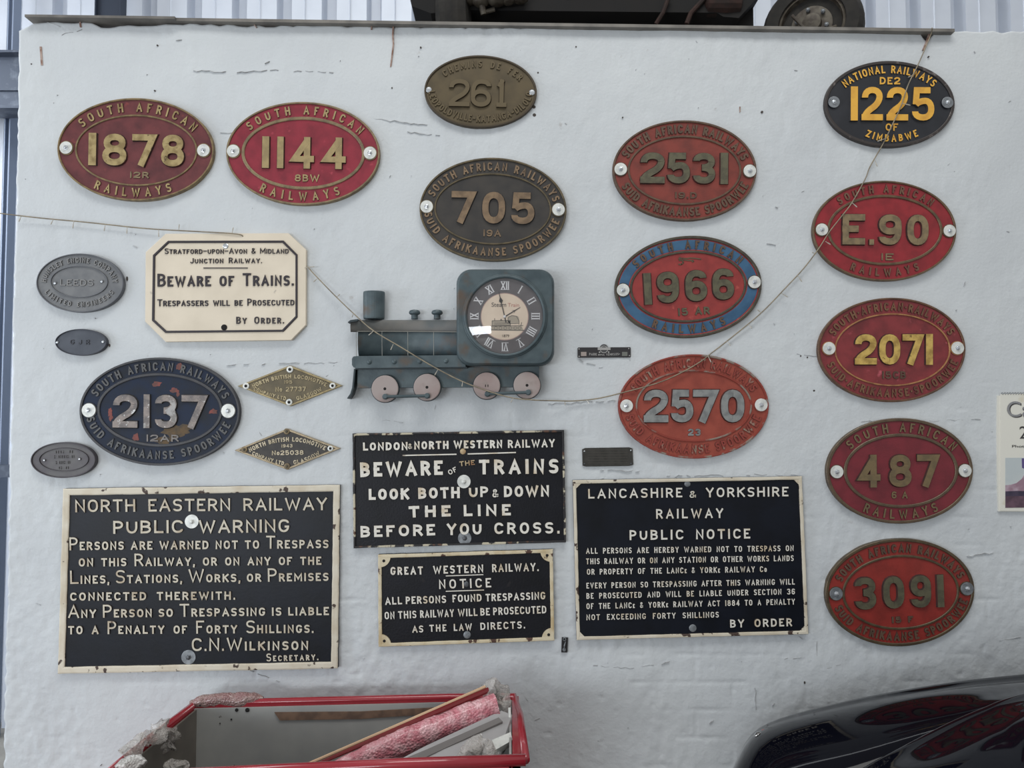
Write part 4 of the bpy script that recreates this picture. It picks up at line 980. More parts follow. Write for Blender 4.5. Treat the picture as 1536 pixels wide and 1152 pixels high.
    def hand(tip, tail, wide, at):
        mb = MB(); a = Vector(tail); b = Vector(tip); d = (b-a); l = d.length; d = d/l; nn = Vector((-d.y, d.x))
        prof = [(0, 3.5), (.62, 2.5), (at, wide), (at+.10, 3), (1, 1)]
        L = [tuple(a+d*l*u+nn*w) for u, w in prof]+[tuple(a+d*l*u-nn*w) for u, w in reversed(prof)]
        fd.prism(mb, L, .0745, .0752); return mb.build('clock_hand', hb, t)
    hand((1089,208), (1137,412), 13, .70); hand((1231,311), (1122,378), 13, .55)
    screw(fd, t, 1128, 373, 9, .0752, num, 'hand_pin')
    # domed glass
    gl = mat('clock_glass', (1,1,1), .03, 0); nt = gl.node_tree; b_ = nt.nodes['Principled BSDF']
    tr_ = nt.nodes.new('ShaderNodeBsdfTransparent'); gs = nt.nodes.new('ShaderNodeBsdfGlossy'); gs.inputs['Roughness'].default_value = .03
    fr = nt.nodes.new('ShaderNodeFresnel'); fr.inputs['IOR'].default_value = 1.55; mx = nt.nodes.new('ShaderNodeMixShader')
    ge = nt.nodes.new('ShaderNodeNewGeometry'); mr = nt.nodes.new('ShaderNodeMapRange'); mr.inputs['To Min'].default_value = 1.85; mr.inputs['To Max'].default_value = 1/1.85
    nt.links.new(ge.outputs['Backfacing'], mr.inputs['Value']); nt.links.new(mr.outputs[0], fr.inputs['IOR']); nt.links.new(fr.outputs[0], mx.inputs[0]); nt.links.new(tr_.outputs[0], mx.inputs[1]); nt.links.new(gs.outputs[0], mx.inputs[2])
    nt.links.new(mx.outputs[0], nt.nodes['Material Output'].inputs[0])
    mb = MB(); Rg = 253*k
    Rs = .36; am = math.asin(Rg/Rs)
    pr = [(Rs*math.sin(a), .0775+Rs*(math.cos(a)-math.cos(am))) for a in [am*i/12 for i in range(12, 0, -1)]]+[(.0006, .0775+Rs*(1-math.cos(am)))]
    mb.lathe((cxw, 0, czw), (0,-1,0), pr, 48); mb.f = [q for q in mb.f if len(q) < 48]
    mb.build('glass', gl, t, True)
    # boiler: half-round relief
    def hcyl(name, x0, x1, yc, r, zc, m, depth_scale=1.0, a0=-.5, a1=1.5, n=20, f=f):
        mb = MB(); A = f.xz(x0, yc); B = f.xz(x1, yc); rr_ = r*k; v = []
        for i in range(n+1):
            a = a0*PI+(a1-a0)*PI*i/n
            v.append((-zc-math.cos(a)*rr_*depth_scale, math.sin(a)*rr_))
        vs = [(A[0], y, A[1]+z) for y, z in v]+[(B[0], y, B[1]+z) for y, z in v]
        fs = [(i, i+1, n+2+i, n+1+i) for i in range(n)]+[tuple(range(n+1)), tuple(range(2*n+1, n, -1))]
        mb.add(vs, fs); return mb.build(name, m, t, True)
    hcyl('boiler', 152, 825, 512, 122, .004, body, .42)
    hcyl('boiler_band', 106, 825, 430, 40, .030, bodyt, .35)
    fb = Face(500, 390, 4.389, .045)
    mb = MB(); fb.prism(mb, [(95,408),(112,395),(160,388),(160,402),(112,410),(97,414)], .02, .044); mb.build('smokebox_lip', dark, t)
    # chimney
    mb = MB(); pc = f.xz(257, 290); hh = 185*k/2; rw = 73*k
    prof = [(rw*.92, -hh), (rw*.97, -hh+.004), (rw*.985, 0), (rw, hh-.006), (rw*.97, hh-.001), (rw*.9, hh)]
    mb.lathe((pc[0], 0, pc[1]), (0,0,1), prof, 28)
    mb.v = [(x, -.022+(y)*.75, z) for x, y, z in mb.v]; mb.build('chimney', body, t)
    for xx in (528, 678):
        mb = MB(); pc = f.xz(xx, 382); q = k
        mb.lathe((pc[0], -.024, pc[1]), (0,0,1), [(22*q, 0), (22*q, 28*q), (30*q, 30*q), (37*q, 36*q), (38*q, 46*q), (33*q, 56*q), (20*q, 61*q), (4*q, 62*q)], 20)
        mb.build('steam_dome', body, t)
    # handrail
    fw = Face(500, 390, 4.389, .052)
    mb = MB(); mb.tube([fw.pt(150,632,.048), fw.pt(150,480,.052), fw.pt(158,470,.052), fw.pt(400,470,.052), fw.pt(828,474,.052)], .0010, 6)
    for xx in (320, 490, 660): mb.tube([fw.pt(xx,470,.052), fw.pt(xx,632,.048)], .0010, 6)
    mb.build('handrail', wire, t)
    # running board with rivets
    fr_ = Face(500, 390, 4.389, .055)
    mb = MB(); fr_.prism(mb, [(148,632),(815,626),(845,655),(872,690),(872,704),(146,712),(140,672)], 0, .055, .006); rb = mb.build('running_board', body, t)
    for xx, yy in [(237,672),(402,670),(570,668),(742,665)]:
        mb = MB(); c = fr_.pt(xx, yy, .0545); mb.lathe(c, (0,-1,0), [(17*k,0),(15*k,.002),(8*k,.0042),(1*k,.005)], 14); r_ = mb.build('rivet', body, t); r_.parent = rb
    mb = MB(); fr_.prism(mb, [(140,632),(150,634),(146,712),(130,706),(120,690),(120,650),(128,636)], .012, .050); mb.build('buffer_beam', body, t)
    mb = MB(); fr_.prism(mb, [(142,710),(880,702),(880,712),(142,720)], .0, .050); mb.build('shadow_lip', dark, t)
    ff = Face(500, 390, 4.389, .038)
    mb = MB(); ff.prism(mb, [(155,716),(1355,700),(1355,822),(1300,835),(155,842)], 0, .036, .004); mb.build('frame_plate', body, t)
    mb = MB()
    pts = [(146,716),(140,780),(134,840),(122,880),(100,912)]
    L_ = [(x-5, y) for x, y in pts]+[(x+5, y+3) for x, y in reversed(pts)]
    ff.prism(mb, L_, .004, .05); mb.build('cowcatcher', dark, t)
    pink = mat('pinkish_wheel', srgb(160,148,144), .6, .05, srgb(150,132,128), 12, .45, .62, 0, 100, srgb(140,128,122), 30, .62, .75)
    fwz = Face(500, 390, 4.389, .05)
    for xx, yy in [(340,848),(617,838),(1010,828),(1275,825)]:
        cx_, cz_ = fwz.xz(xx, yy)
        mb = MB(); mb.lathe((cx_, -.036, cz_), (0,-1,0), [(93*k,0),(93*k,.012),(90*k,.014)], 36); w = mb.build('wheel', dark, t)
        mb = MB(); mb.lathe((cx_, -.0495, cz_), (0,-1,0), [(89*k,0),(88*k,.002),(84*k,.0032)], 36); o_ = mb.build('wheel_face', pink, t); o_.parent = w
        if xx != 1010:
            mb = MB(); mb.lathe((cx_, -.0525, cz_), (0,-1,0), [(10*k,0),(9*k,.0008)], 12); o_ = mb.build('axle_hole', M['hole'], t); o_.parent = w
        else:
            for ex in (-8, 8):
                mb = MB(); p = fwz.pt(xx+ex, yy, .0525); mb.box((p[0]-2.5*k, -.0535, p[2]-8*k), (p[0]+2.5*k, -.0525, p[2]+8*k)); o_ = mb.build('axle_slot', M['hole'], t); o_.parent = w
    for (xa, ya), (xb, yb) in [((345,900),(620,895)), ((1015,883),(1283,872))]:
        mb = MB(); a = Vector(fwz.pt(xa, ya, .060)); b = Vector(fwz.pt(xb, yb, .060)); mb.tube([a, b], 10.5*k, 10)
        for p in (a, b): mb.lathe(p+Vector((0, .008, 0)), (0,-1,0), [(19*k,0),(19*k,.010),(12*k,.013)], 14)
        mb.build('coupling_rod', body, t)
loco_clock()

# ------------------------------------------------------------------ string of tiny lights
def string_lights():
    wire = mat('pale_cord', srgb(150,138,116), .5, 0, srgb(120,110,94), 30, .4, .6)
    clear = mat('clear_bulb', srgb(176,170,158), .2, 0, spec=.6)
    t = thing('string_lights', 'thin beige wire with tiny unlit bulbs draped across the wall', 'string lights', tuple(P(768, 560, .03)))
    seg = [
      [(-30,316,.02),(0,320,.02),(60,327,.014),(130,333.5,.012),(215,342.5,.012),(290,347,.014),(355,351,.018),(368,358,.010),(395,372,.008),(430,385,.008),(458,398,.008),(470,410,.012),(500,441,.016),(530,470,.024),(560,496,.062),(600,520,.066),(650,550,.066),(700,575,.064),(760,595,.064),(800,600,.060),(830,601,.03),(860,601.5,.012),(895,598,.012),(930,590,.018),(985,575,.024),(1020,560,.025),(1050,543,.025),(1068,529,.018),(1090,512,.012),(1140,471,.012),(1180,430,.012),(1206,402,.012),(1228,373,.020),(1244,348,.024),(1262,325,.024),(1278,304,.024),(1298,268,.018),(1305,250,.012),(1325,215,.020),(1338,188,.026),(1352,158,.026),(1362,128,.026),(1378,95,.016),(1388,72,.012),(1397,50,.012),(1398,42,.04)]]
    pts = [P(*q) for q in seg[0]]
    # smooth
    def cr(pts, n=5):
        out = []
        for i in range(len(pts)-1):
            p0, p1, p2, p3 = pts[max(i-1, 0)], pts[i], pts[i+1], pts[min(i+2, len(pts)-1)]
            for j in range(n):
                u = j/n; out.append(0.5*((2*p1)+(p2-p0)*u+(2*p0-5*p1+4*p2-p3)*u*u+(3*p1-p0-3*p2+p3)*u**3))
        out.append(pts[-1]); return out
    mb = MB(); mb.tube(cr(pts), .0019, 6); mb.build('cord', wire, t, True)
    B = [(32,324,28,333),(80,329,76,337),(111,331,109,343),(158,337,156,347),(191,340,190,351),(238,344,238,356),(268,346,269,336),(348,350,350,341),
         (457,401,472,400),(477,417,470,423),(505,446,510,441),(530,470,528,476),(561,496,553,503),(590,516,586,525),(657,554,652,563),(694,572,693,580),(770,597,766,604),(847,601,848,608),(880,600,884,606),
         (1062,534,1067,544),(1090,512,1096,519),(1122,486,1128,493),(1142,470,1136,464),(1172,440,1182,446),(1196,413,1203,423),(1222,381,1218,378),(1238,362,1246,367),(1278,304,1286,311),(1312,240,1316,250),(1328,208,1316,212),(1353,155,1366,158),(1371,112,1362,116)]
    for (x0, y0, x1, y1) in B:
        d = .066 if 556 < x0 < 800 else (.027 if (1320 < x0 < 1365 or 1230 < x0 < 1290) else .016)
        if 1045 < x0 < 1070: d = .026
        mb = MB(); a, b = P(x0, y0, d), P(x1, y1, d+.002); m_ = a+(b-a)*.45
        mb.tube([a, m_, m_+(b-m_)*.1, m_+(b-m_)*.8, b], [.0009, .0010, .0016, .0016, .0004], 6); mb.build('bulb', clear, t)
string_lights()

# ------------------------------------------------------------------ calendar at the right
def calendar():
    f = Face(1470, 560, 4.8, .010); X, Z = f.xz(400, 150)
    t = thing('wall_calendar', 'white spiral-bound wall calendar with a landscape picture at the right edge', 'calendar', (X, 0, Z))
    paper = mat('calendar_paper', srgb(222,220,210), .6, 0, srgb(206,196,170), 12, .62, .72)
    mb = MB(); f.prism(mb, [(132,160),(800,150),(800,1000),(140,996),(128,600)], -.004, .006); mb.build('page_block', paper, t)
    mb = MB(); f.prism(mb, [(150,150),(800,142),(800,996),(150,990)], .006, .0085); mb.build('front_page', paper, t)
    mb = MB()
    for i in range(34):
        x = 165+i*19; c = Vector(f.pt(x, 146, .007)); mb.tube([c+Vector((0, .004*math.cos(a), .0035*math.sin(a))) for a in [2*PI*j/8 for j in range(8)]], .0007, 5, True)
    mb.build('spiral_binding', M['bolt_dark'], t)
    fp = Face(1470, 560, 4.8, .0088)
    def band(pts, c, name): mb = MB(); fp.prism(mb, pts, .0082, .0092+.0002*len(name) % .0004); return mb
    mb = MB(); fp.prism(mb, [(182,608),(760,604),(760,962),(182,968)], .0084, .0090); pic = mb.build('picture', mat('print_sky', srgb(186,194,196), .5, 0, srgb(200,204,202), 10, .4, .6), t)
    def sub(pts, z, c, c2):
        mb = MB(); fp.prism(mb, pts, .0088, z); o = mb.build('picture_print', mat('print_ink', c, .5, 0, c2, 35, .4, .6), t); o.parent = pic
    sub([(182,806),(220,802),(262,790),(300,760),(318,730),(760,700),(760,860),(182,860)], .0092, srgb(150,120,134), srgb(180,160,172))
    sub([(300,612),(760,606),(760,700),(325,690),(302,680)], .0093, srgb(74,64,116), srgb(92,80,130))
    sub([(182,850),(260,846),(330,848),(760,846),(760,884),(182,890)], .0094, srgb(52,46,66), srgb(68,58,78))
    sub([(182,884),(760,880),(760,962),(182,968)], .0095, srgb(104,78,92), srgb(76,56,70))
    ink = mat('silver_title_ink', srgb(150,150,152), .4, 0, srgb(120,120,122), 60, .4, .6); blk = mat('title_black', srgb(60,58,58), .6)
    for s_, x0, x1, y, h, m_, z in [('Cape', 196, 520, 318, 150, blk, .0090), ('Cape', 188, 512, 312, 150, ink, .0098), ('20', 282, 400, 470, 90, blk, .0090), ('Photography', 228, 470, 534, 24, blk, .0090)]:
        fill_tri('title_lettering', s_, t, fp, x0, x1, y, z, m_, h if h != 150 else None)
calendar()

# ------------------------------------------------------------------ red body tub with wrapped panel
def wrap_mat(name, c, c2, alpha=.9, sc=180):
    m = mat(name, c, .22, 0, c2, 40, .4, .62, alpha=alpha, coat=.5)
    nt = m.node_tree; b = nt.nodes['Principled BSDF']; v = nt.nodes.new('ShaderNodeTexVoronoi'); v.inputs['Scale'].default_value = sc
    tc = nt.nodes.new('ShaderNodeTexCoord'); nt.links.new(tc.outputs['Object'], v.inputs['Vector'])
    bp = nt.nodes.new('ShaderNodeBump'); bp.inputs['Strength'].default_value = .9; bp.inputs['Distance'].default_value = .004; bp.invert = True
    nt.links.new(v.outputs['Distance'], bp.inputs['Height']); nt.links.new(bp.outputs[0], b.inputs['Normal'])
    return m
def crumple(mb, pts_fn, nu, nv, amp, seed, thick=.003):
    r = random.Random(seed); v = []
    from mathutils import noise
    for i in range(nu+1):
        for j in range(nv+1):
            p = pts_fn(i/nu, j/nv); n_ = Vector((noise.noise(p*28+Vector((seed,0,0))), noise.noise(p*28+Vector((0,seed,7))), noise.noise(p*28+Vector((3,0,seed)))))
            n2 = Vector((noise.noise(p*75+Vector((seed,0,0))), noise.noise(p*75+Vector((0,seed,7))), noise.noise(p*75+Vector((3,0,seed)))))
            v.append(p+n_*amp+n2*amp*.5)
    f = [(i*(nv+1)+j, (i+1)*(nv+1)+j, (i+1)*(nv+1)+j+1, i*(nv+1)+j+1) for i in range(nu) for j in range(nv)]
    mb.add(v, f)
def tub():
    redp = mat('glossy_red_body', srgb(150,34,46), .25, 0, srgb(140,30,42), 8, .4, .6, coat=.6)
    inner = mat('grey_primer', srgb(172,172,168), .5, .1, srgb(150,151,150), 5, .35, .65, .1, 60, srgb(70,64,58), 40, .70, .74)
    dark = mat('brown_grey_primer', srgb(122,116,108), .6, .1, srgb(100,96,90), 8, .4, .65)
    A = P(290, 1056, .10); Bk = P(772, 1044, .10); zt = A.z
    F0 = P(128, 1186, .56); F1 = P(781, 1140, .54); 
    t = thing('car_body_tub', 'open red car body section with grey inside, at lower left against the wall', 'car body', (A.x+.5, -.33, 0))
    H = .40
    def wallpan(p, q, z1p, z1q, z0, th, inw, mo, mi, nm):
        # outer red skin and inner grey panel
        mb = MB(); d = (q-p).normalized(); n_ = inw*th
        a, b = Vector((p.x, p.y, z1p)), Vector((q.x, q.y, z1q)); a0, b0 = Vector((p.x, p.y, 0)), Vector((q.x, q.y, 0))
        mb.add([a, b, b0, a0, a+n_, b+n_, b0+n_, a0+n_], [(0,1,2,3),(4,7,6,5),(0,4,5,1),(1,5,6,2),(0,3,7,4)]); mb.build('outer_skin', mo, t)
        mb = MB(); k = inw*(th+.002); n2 = inw*.006
        a, b = Vector((p.x, p.y, z1p-.006))+k, Vector((q.x, q.y, z1q-.006))+k; a0, b0 = Vector((a.x, a.y, z0)), Vector((b.x, b.y, z0))
        mb.add([a, b, b0, a0, a+n2, b+n2, b0+n2, a0+n2], [(0,1,2,3),(4,7,6,5),(0,4,5,1),(1,5,6,2),(0,3,7,4)]); mb.build(nm, mi, t)
    wallpan(A, Bk, A.z, Bk.z, .3, .016, Vector((0,-1,0)), redp, inner, 'inner_back_panel')
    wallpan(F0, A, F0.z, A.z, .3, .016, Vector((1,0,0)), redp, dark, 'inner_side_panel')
    wallpan(Bk+Vector((.012,0,0)), F1, Bk.z, F1.z, .3, .020, Vector((-1,0,0)), redp, inner, 'inner_side_panel')
    wallpan(F1, Vector((F0.x, F1.y, 0)), F1.z-.004, F1.z-.055, .3, .012, Vector((0,1,0)), redp, inner, 'inner_front_panel')
    mb = MB(); mb.box((A.x, F1.y, .28), (Bk.x, -.1, .30)); mb.build('tub_floor', dark, t)
    # rolled red rim all round
    mb = MB()
    rim = [F0+Vector((.004,0,0)), F0.lerp(A, .5)+Vector((.002,0,.004)), A+Vector((.004,-.004,.0)), A+Vector((.03,-.006,.004)), A.lerp(Bk, .4)+Vector((0,-.007,.004)), A.lerp(Bk, .8)+Vector((0,-.007,.004)), Bk+Vector((0,-.006,0)), Bk.lerp(F1, .3)+Vector((.010,0,-.006)), F1+Vector((.012,0,0))]
    mb.tube(rim, .0105, 12); mb.tube([F1+Vector((.012,0,0)), F1+Vector((-.3,0,-.010)), Vector((F0.x, F1.y, F1.z-.045))], .014, 12)
    mb.build('rolled_rim', redp, t, True)
    # brown tape strip and holes on the inner back panel
    mb = MB(); g = -.1185; z = .126
    q = [P(412, 1068, z), P(540, 1067, z), P(668, 1060, z), P(668, 1069, z), P(540, 1078, z), P(420, 1080, z)]
    mb.add(q+[p+Vector((0,-.003,0)) for p in q], [(0,1,2,3,4,5), (11,10,9,8,7,6)]+[(i, (i+1) % 6, 6+(i+1) % 6, 6+i) for i in range(6)])
    mb.build('tape_strip', mat('brown_tape', srgb(122,96,78), .7, 0, srgb(96,76,64), 40, .4, .6), t)
    f = Face(0, 0, 1, .126)
    for x, y, r in [(355,1065,2.6),(371,1065,3.2),(300,1058,1.2),(347,1079,1.3),(330,1085,1)]: 
        c = P(x, y, .1255); mb = MB(); mb.lathe(c, (0,-1,0), [(r*.002,0),(r*.002,.0008)], 10); mb.build('screw_hole', M['hole'], t)
    # bubble wrap taped over rims
    clear = wrap_mat('bubble_wrap', srgb(214,208,200), srgb(232,226,220), .42, 260); pinkw = wrap_mat('bubble_wrap_over_red', srgb(196,118,128), srgb(226,178,182), .95, 150)
    def roll(name, path, r, m, amp, seed, label, n=28):
        path = [Vector(p) for p in path]
        cum = [0]
        for a, b in zip(path, path[1:]): cum.append(cum[-1]+(b-a).length)
        def at(s):
            s *= cum[-1]; i = 0
            while i < len(cum)-2 and cum[i+1] < s: i += 1
            d = (path[i+1]-path[i]); return path[i]+d*((s-cum[i])/d.length), d.normalized()
        def fn(u, v):
            p, d = at(u); up = Vector((0,0,1)); w = d.cross(up).normalized(); up = w.cross(d); a = 2*PI*v
            rr = (r if not isinstance(r, tuple) else r[0]+(r[1]-r[0])*u)*(.35+.65*min(1, min(u, 1-u)*8+.0))
            return p+rr*(math.cos(a)*w+math.sin(a)*up)
        mb = MB(); crumple(mb, fn, n, 18, amp, seed); o = mb.build(name, m, None, True)
        return tag(o, label, 'bubble wrap')
    roll('bubble_wrap', [A+Vector((-.01,-.002,.004)), A+Vector((.05,0,.012)), A.lerp(Bk, .22)+Vector((0,0,.010))], .020, wrap_mat('bubble_wrap_rim', srgb(164,138,132), srgb(150,112,110), .9), .006, 3, 'bubble wrap taped over the back left corner of the red rim')
    roll('bubble_wrap', [P(232,1096,.30), P(255,1092,.27), P(252,1110,.27), P(228,1118,.3)], .024, clear, .026, 8, 'crumpled clear plastic wrap hanging inside the left side of the tub')
    roll('bubble_wrap', [P(180,1132,.46), P(200,1118,.42), P(228,1106,.36), P(244,1096,.32)], .017, clear, .022, 5, 'crumpled clear plastic wrap along the left red rim')
    roll('bubble_wrap', [P(172,1160,.50), P(196,1150,.48), P(215,1148,.46)], .024, wrap_mat('white_wrap', srgb(216,214,210), srgb(226,224,220), .8), .016, 12, 'white plastic wrap bundle at the bottom left corner of the tub')
    roll('bubble_wrap', [P(250,1160,.36), P(266,1146,.35), P(276,1160,.34)], .018, clear, .020, 17, 'small tuft of clear wrap at the foot of the tub inner side')
    # wrapped panel lying across the tub
    dt = thing('wrapped_door_panel', 'long red panel rolled in bubble wrap, lying diagonally in the red tub', 'car panel', tuple(P(620, 1100, .33)))
    a0, a1 = P(452, 1176, .42), P(744, 1060, .25)
    def fn(u, v):
        p = a0.lerp(a1, u); d = (a1-a0).normalized(); up = Vector((0,-.35,1)).normalized(); w = d.cross(up).normalized(); up = w.cross(d); a = 2*PI*v
        rr = .012+.029*min(1, u*1.6+.25)
        return p+rr*(math.cos(a)*w*.75+math.sin(a)*up)
    mb = MB(); crumple(mb, fn, 60, 22, .004, 21); mb.build('bubble_wrapped_face', pinkw, dt, True)
    off = Vector((0, .012, .034))
    mb = MB(); e = [P(444,1154,.40), P(580,1095,.33), P(660,1060,.28), P(728,1030,.23)]; mb.tube(e, .0045, 8); mb.build('edge_strip', mat('cream_rubber_edge', srgb(196,164,132), .55), dt)
    mb = MB(); e = [P(452,1157,.405), P(582,1100,.335), P(662,1065,.285), P(733,1035,.235)]; mb.tube(e, [.004,.007,.008,.008], 8); mb.build('red_edge', mat('dark_red_edge', srgb(110,22,26), .35, coat=.4), dt)
    # light grey inner face of the panel below the wrap
    def slab(name, pts, th, m, parent):
        mb = MB(); n = len(pts); lo = [p+Vector((0, th*.3, -th)) for p in pts]
        mb.add(pts+lo, [tuple(range(n)), tuple(range(2*n-1, n-1, -1))]+[(i, n+i, n+(i+1) % n, (i+1) % n) for i in range(n)]); return mb.build(name, m, parent)
    slab('inner_face', [P(560,1160,.46), P(640,1118,.38), P(752,1066,.27), P(768,1072,.27), P(768,1104,.32), P(744,1142,.46)], .012, mat('light_grey_panel', srgb(172,170,170), .5, 0, srgb(160,158,158), 6, .4, .6), dt)
    slab('grey_edge', [P(548,1162,.47), P(640,1124,.41), P(748,1076,.30), P(754,1082,.31), P(646,1132,.42), P(580,1164,.48)], .006, mat('grey_foam_edge', srgb(116,112,110), .7), dt)
    mb = MB()
    q = [P(738,1112,.40), P(766,1100,.37), P(769,1112,.39), P(743,1127,.43)]
    lo = [p+Vector((0,.004,-.012)) for p in q]; q = [p+Vector((0,-.006,.006)) for p in q]
    mb.add(q+lo, [(0,1,2,3),(7,6,5,4),(0,4,5,1),(1,5,6,2),(2,6,7,3),(3,7,4,0)]); hg = mb.build('hinge', M['washer'], dt)
    mb = MB(); mb.tube([P(764,1062,.262), P(766,1095,.30)], .004, 8); mb.build('white_trim_edge', M['washer'], dt)
    for x, y, d, r in [(745,1068,.258,.004),(758,1071,.262,.003),(766,1102,.30,.004),(641,1131,.40,.0018),(743,1088,.30,.0012)]:
        mb = MB(); mb.lathe(P(x, y, d), (0,-1,.6), [(r,0),(r,.004),(r*.4,.006)], 8); mb.build('black_clip', M['hole'], dt)
    roll('bubble_wrap', [P(727,1042,.24), P(742,1034,.22), P(757,1048,.22), P(752,1066,.24)], .024, clear, .022, 31, 'ball of clear bubble wrap on the upper end of the wrapped panel')
    roll('bubble_wrap', [P(690,1142,.48), P(712,1115,.42), P(728,1125,.43), P(738,1142,.47)], .020, clear, .016, 41, 'tuft of clear bubble wrap near the hinge of the panel')
    roll('bubble_wrap', [P(520,1154,.50), P(600,1144,.50), P(680,1141,.50), P(750,1137,.50)], .0075, clear, .007, 47, 'strip of bubble wrap along the front rim of the red tub', 50)
tub()

# ------------------------------------------------------------------ dark glossy car, lower right
def dark_car():
    paint = mat('midnight_blue_paint', srgb(6,7,16), .05, 0, coat=0.0, spec=.15)
    t = thing('dark_car', 'glossy midnight-blue vintage car wing and bonnet at the lower right', 'car', (1.2, -.7, 0))
    def loft(rows, name, nsub=6, m=paint):
        """rows: lists of (px,py) with depth d -> smooth grid"""
        R = []
        for d, pts in rows:
            R.append([P(x, y, d) if not isinstance(x, Vector) else x for x, y in pts])
        def cr1(p, n):
            out = []
            for i in range(len(p)-1):
                p0, p1, p2, p3 = p[max(i-1, 0)], p[i], p[i+1], p[min(i+2, len(p)-1)]
                for j in range(n):
                    u = j/n; out.append(0.5*((2*p1)+(p2-p0)*u+(2*p0-5*p1+4*p2-p3)*u*u+(3*p1-p0-3*p2+p3)*u**3))
            out.append(p[-1]); return out
        R = [cr1(r, nsub) for r in R]; cols = list(zip(*R)); cols = [cr1(list(c), nsub) for c in cols]
        nu, nv = len(cols), len(cols[0]); mb = MB()
        mb.add([p for c in cols for p in c], [(i*nv+j, (i+1)*nv+j, (i+1)*nv+j+1, i*nv+j+1) for i in range(nu-1) for j in range(nv-1)])
        return mb.build(name, m, t, True)
    # far wing / bonnet top
    s1 = [(1098,1156),(1138,1097),(1250,1064),(1400,1037),(1536,1022),(1760,1006)]
    fl0 = [(1060,1500)]*1
    loft([(.10, [(1098,1300),(1138,1280),(1250,1270),(1400,1265),(1536,1262),(1760,1262)]), (.16, [(1096,1175),(1138,1112),(1250,1076),(1400,1048),(1536,1032),(1760,1015)]),
          (.26, s1),
          (.40, [(1090,1180),(1140,1122),(1262,1088),(1405,1056),(1540,1034),(1760,1010)]),
          (.52, [(1085,1250),(1150,1180),(1280,1140),(1410,1098),(1540,1062),(1760,1030)]),
          (.60, [(1085,1330),(1160,1270),(1290,1230),(1420,1200),(1540,1170),(1760,1140)])], 'far_wing')
    # near bonnet with its raised edge
    loft([(.56, [(1200,1290),(1296,1230),(1405,1170),(1475,1130),(1540,1100),(1760,1060)]),
          (.60, [(1190,1226),(1292,1158),(1402,1098),(1472,1066),(1538,1042),(1760,985)]),
          (.66, [(1180,1236),(1298,1165),(1412,1106),(1480,1074),(1544,1050),(1760,990)]),
          (.82, [(1160,1330),(1300,1235),(1425,1160),(1495,1120),(1560,1090),(1760,1030)]),
          (1.00, [(1130,1480),(1290,1400),(1430,1320),(1510,1270),(1580,1230),(1760,1160)]),
          (1.10, [(1100,1750),(1270,1700),(1430,1650),(1520,1620),(1600,1600),(1760,1560)])], 'bonnet')
    # lower body down to the floor
    mb = MB(); mb.box((.80, -.95, .12), (1.95, -.24, .42)); mb.build('body_side', paint, t)
    for x in (1.0, 1.75):
        for y in (-.9, -.3):
            mb = MB(); mb.lathe((x, y+.06, .26), (0,-1,0), [(.15,0),(.24,.01),(.26,.04),(.26,.10),(.24,.13),(.15,.14)], 28); mb.build('tyre', mat('tyre_rubber', srgb(30,30,30), .8), t)
    # chrome side lamp on the front of the far wing
    mb = MB(); c = P(1137, 1105, .30); mb.lathe(c, (-1,-.35,.25), [(.004,-.02),(.012,-.014),(.013,0),(.010,.006),(.003,.010)], 18); lp = mb.build('side_lamp', mat('chrome', srgb(200,200,200), .08, 1.0), t, True)
    mb = MB(); mb.lathe(P(1147, 1097, .275), (0,0,1), [(.009,-.004),(.008,.002),(.003,.005)], 12); o = mb.build('red_lens', mat('red_lens', srgb(170,40,30), .2), t)
    mb = MB(); mb.lathe(P(1528, 1143, .84), (0,-1,.6), [(.006,-.004),(.006,.002),(.003,.004)], 14); mb.build('chrome_stud', M['bolt'], t)
dark_car()

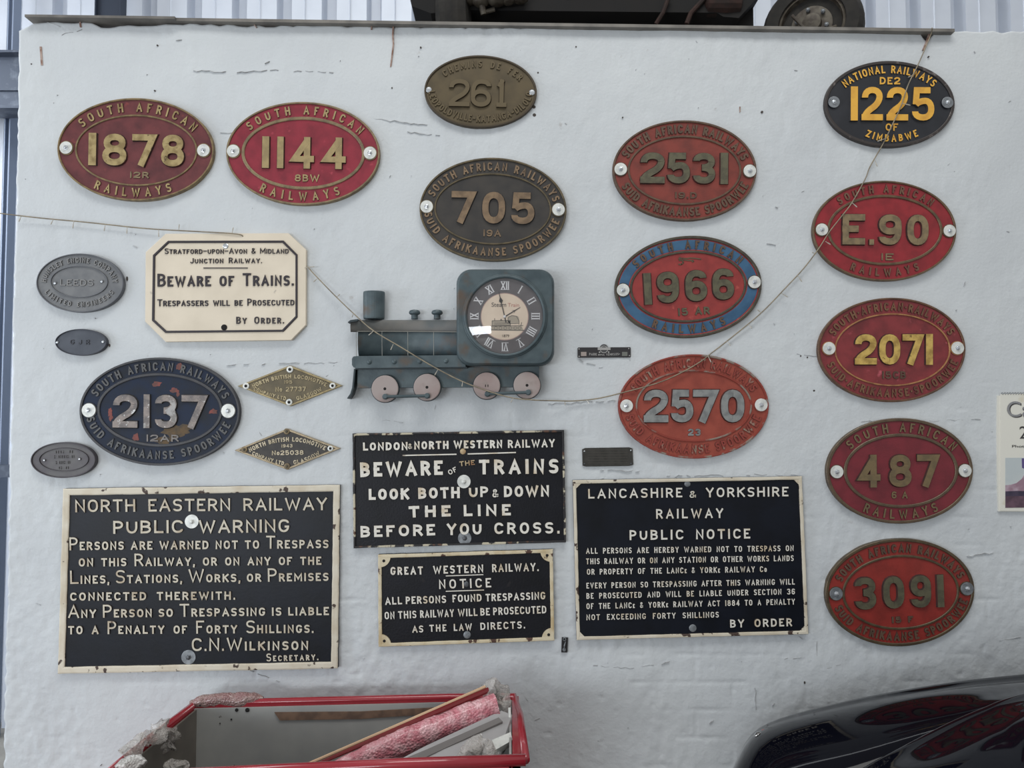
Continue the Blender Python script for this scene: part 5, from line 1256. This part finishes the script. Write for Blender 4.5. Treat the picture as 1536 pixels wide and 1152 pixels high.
# ------------------------------------------------------------------ old vehicle standing on the deck
def deck_vehicle():
    blk = mat('sooty_black', srgb(9,8,9), .8, .1, srgb(16,13,12), 12, .4, .6); rub = mat('dusty_tyre', srgb(38,35,31), .85, 0, srgb(26,24,22), 30, .4, .6)
    rus = mat('rusty_brown', srgb(52,32,26), .8, .1, srgb(36,24,20), 30, .4, .6); gry = mat('greasy_grey_cast', srgb(88,82,72), .6, .2, srgb(58,50,42), 35, .4, .6)
    y0 = .32; zd = P(900, 36, 0).z-.012
    t = thing('old_vehicle', 'dark underside of an old vehicle standing on the deck above the wall', 'car', (P(900,20,-y0).x, .8, zd))
    def q(px, py, y): return P(px, py, -y)
    # body underside shell
    mb = MB(); a = q(612, 0, y0); 
    X = lambda px, y: P(px, 20, -y).x
    z1 = zd+.33; z0 = zd+.205
    pts = [(X(612,y0), z0+.10), (X(618,y0), z0+.045), (X(646,y0), z0+.018), (X(700,y0), z0+.03), (X(1075,y0), z0+.02), (X(1085,y0), z0+.005), (X(1108,y0), z0-.0), (X(1145,y0), z0+.10), (X(1145,y0), z1+.3), (X(612,y0), z1+.3)]
    n = len(pts); mb.add([(x, y0, z) for x, z in pts]+[(x, 1.15, z) for x, z in pts], [tuple(range(n)), tuple(range(2*n-1, n-1, -1))]+[(i, n+i, n+(i+1) % n, (i+1) % n) for i in range(n)])
    mb.build('body_shell', blk, t)
    # skirt that fills down to the deck behind
    mb = MB(); mb.box((X(700,.5), .48, zd), (X(1060,.5), .52, z0+.1)); mb.box((X(1104,.4), .40, zd+.01), (X(1130,.4), .44, z0+.1)); mb.build('chassis_rail', blk, t)
    def tyre(cx, cy, r, w, yaw, hub):
        mb = MB(); ax = Vector((math.sin(yaw), -math.cos(yaw), 0)); c = Vector((cx, cy, zd+r))
        mb.lathe(c, ax, [(r*.62,-w/2),(r*.9,-w/2),(r*.98,-w*.3),(r,-w*.1),(r,w*.1),(r*.98,w*.3),(r*.9,w/2),(r*.66,w/2),(r*.62,w*.3)], 40)
        o = mb.build('tyre', rub, t)
        if hub:
            mb = MB(); mb.lathe(c, ax, [(r*.60,-w*.3),(r*.66,w*.42),(r*.60,w*.46),(r*.56,w*.2),(r*.42,w*.15),(r*.40,w*.35),(r*.2,w*.4),(r*.18,w*.55),(r*.05,w*.6)], 36); h = mb.build('hub', gry, t); h.parent = o
            for k in range(6):
                mb = MB(); a = k*PI/3; u = ax.orthogonal().normalized(); v = ax.cross(u); p = c+ax*w*.4+(u*math.cos(a)+v*math.sin(a))*r*.3
                mb.lathe(p, ax, [(.008,0),(.008,.012),(.003,.016)], 6); b = mb.build('wheel_nut', M['washer_dull'], t); b.parent = o
            mb = MB(); u = ax.orthogonal().normalized(); mb.tube([c+ax*w*.6+Vector((-.07,0,.02)), c+ax*w*.7+Vector((0,0,-.06)), c+ax*w*.6+Vector((.09,0,-.02))], .006, 8); b = mb.build('brake_pipe', gry, t); b.parent = o
    tyre(X(1222,.34), .36, .178, .13, -.45, True)
    tyre(X(706,.42), .50, .24, .12, 1.25, False)
    # engine sump, rusty strut, exhaust box
    mb = MB()
    for (px, py, y, r) in [(705,-4,.30,.03),(722,-2,.29,.035),(745,-6,.28,.04),(762,-4,.28,.03),(780,-8,.28,.035)]:
        c = q(px, py, y); mb.lathe(c+Vector((0,0,-.0)), (0,0,1), [(r*.5,-r*.8),(r*.9,-r*.5),(r,0),(r*.8,r*.7)], 16)
    mb.build('engine_sump', gry, t, True)
    mb = MB(); mb.tube([q(722,4,.29), q(726,22,.30)], .012, 8); mb.tube([q(728,18,.30), q(742,14,.30)], .008, 8); mb.tube([q(690,-4,.29), q(700,34,.30)], .002, 6); mb.build('drain_pipe', gry, t)
    mb = MB(); mb.tube([q(1004,-6,.30), q(994,20,.30), q(984,36,.31)], .008, 8); mb.tube([q(1060,-6,.31), q(1036,20,.31), q(1030,36,.31)], .009, 8); mb.build('rusty_strut', rus, t)
    mb = MB(); mb.lathe(q(1088, 6, .34), (1,0,.0), [(.02,-.085),(.045,-.07),(.05,0),(.045,.05),(.02,.06)], 18); mb.build('exhaust_box', rus, t)
    mb = MB(); mb.lathe(q(930, -8, .34), (1,0,.05), [(.02,-.22),(.03,-.2),(.03,.2),(.02,.22)], 14); mb.build('axle_tube', rus, t)
deck_vehicle()
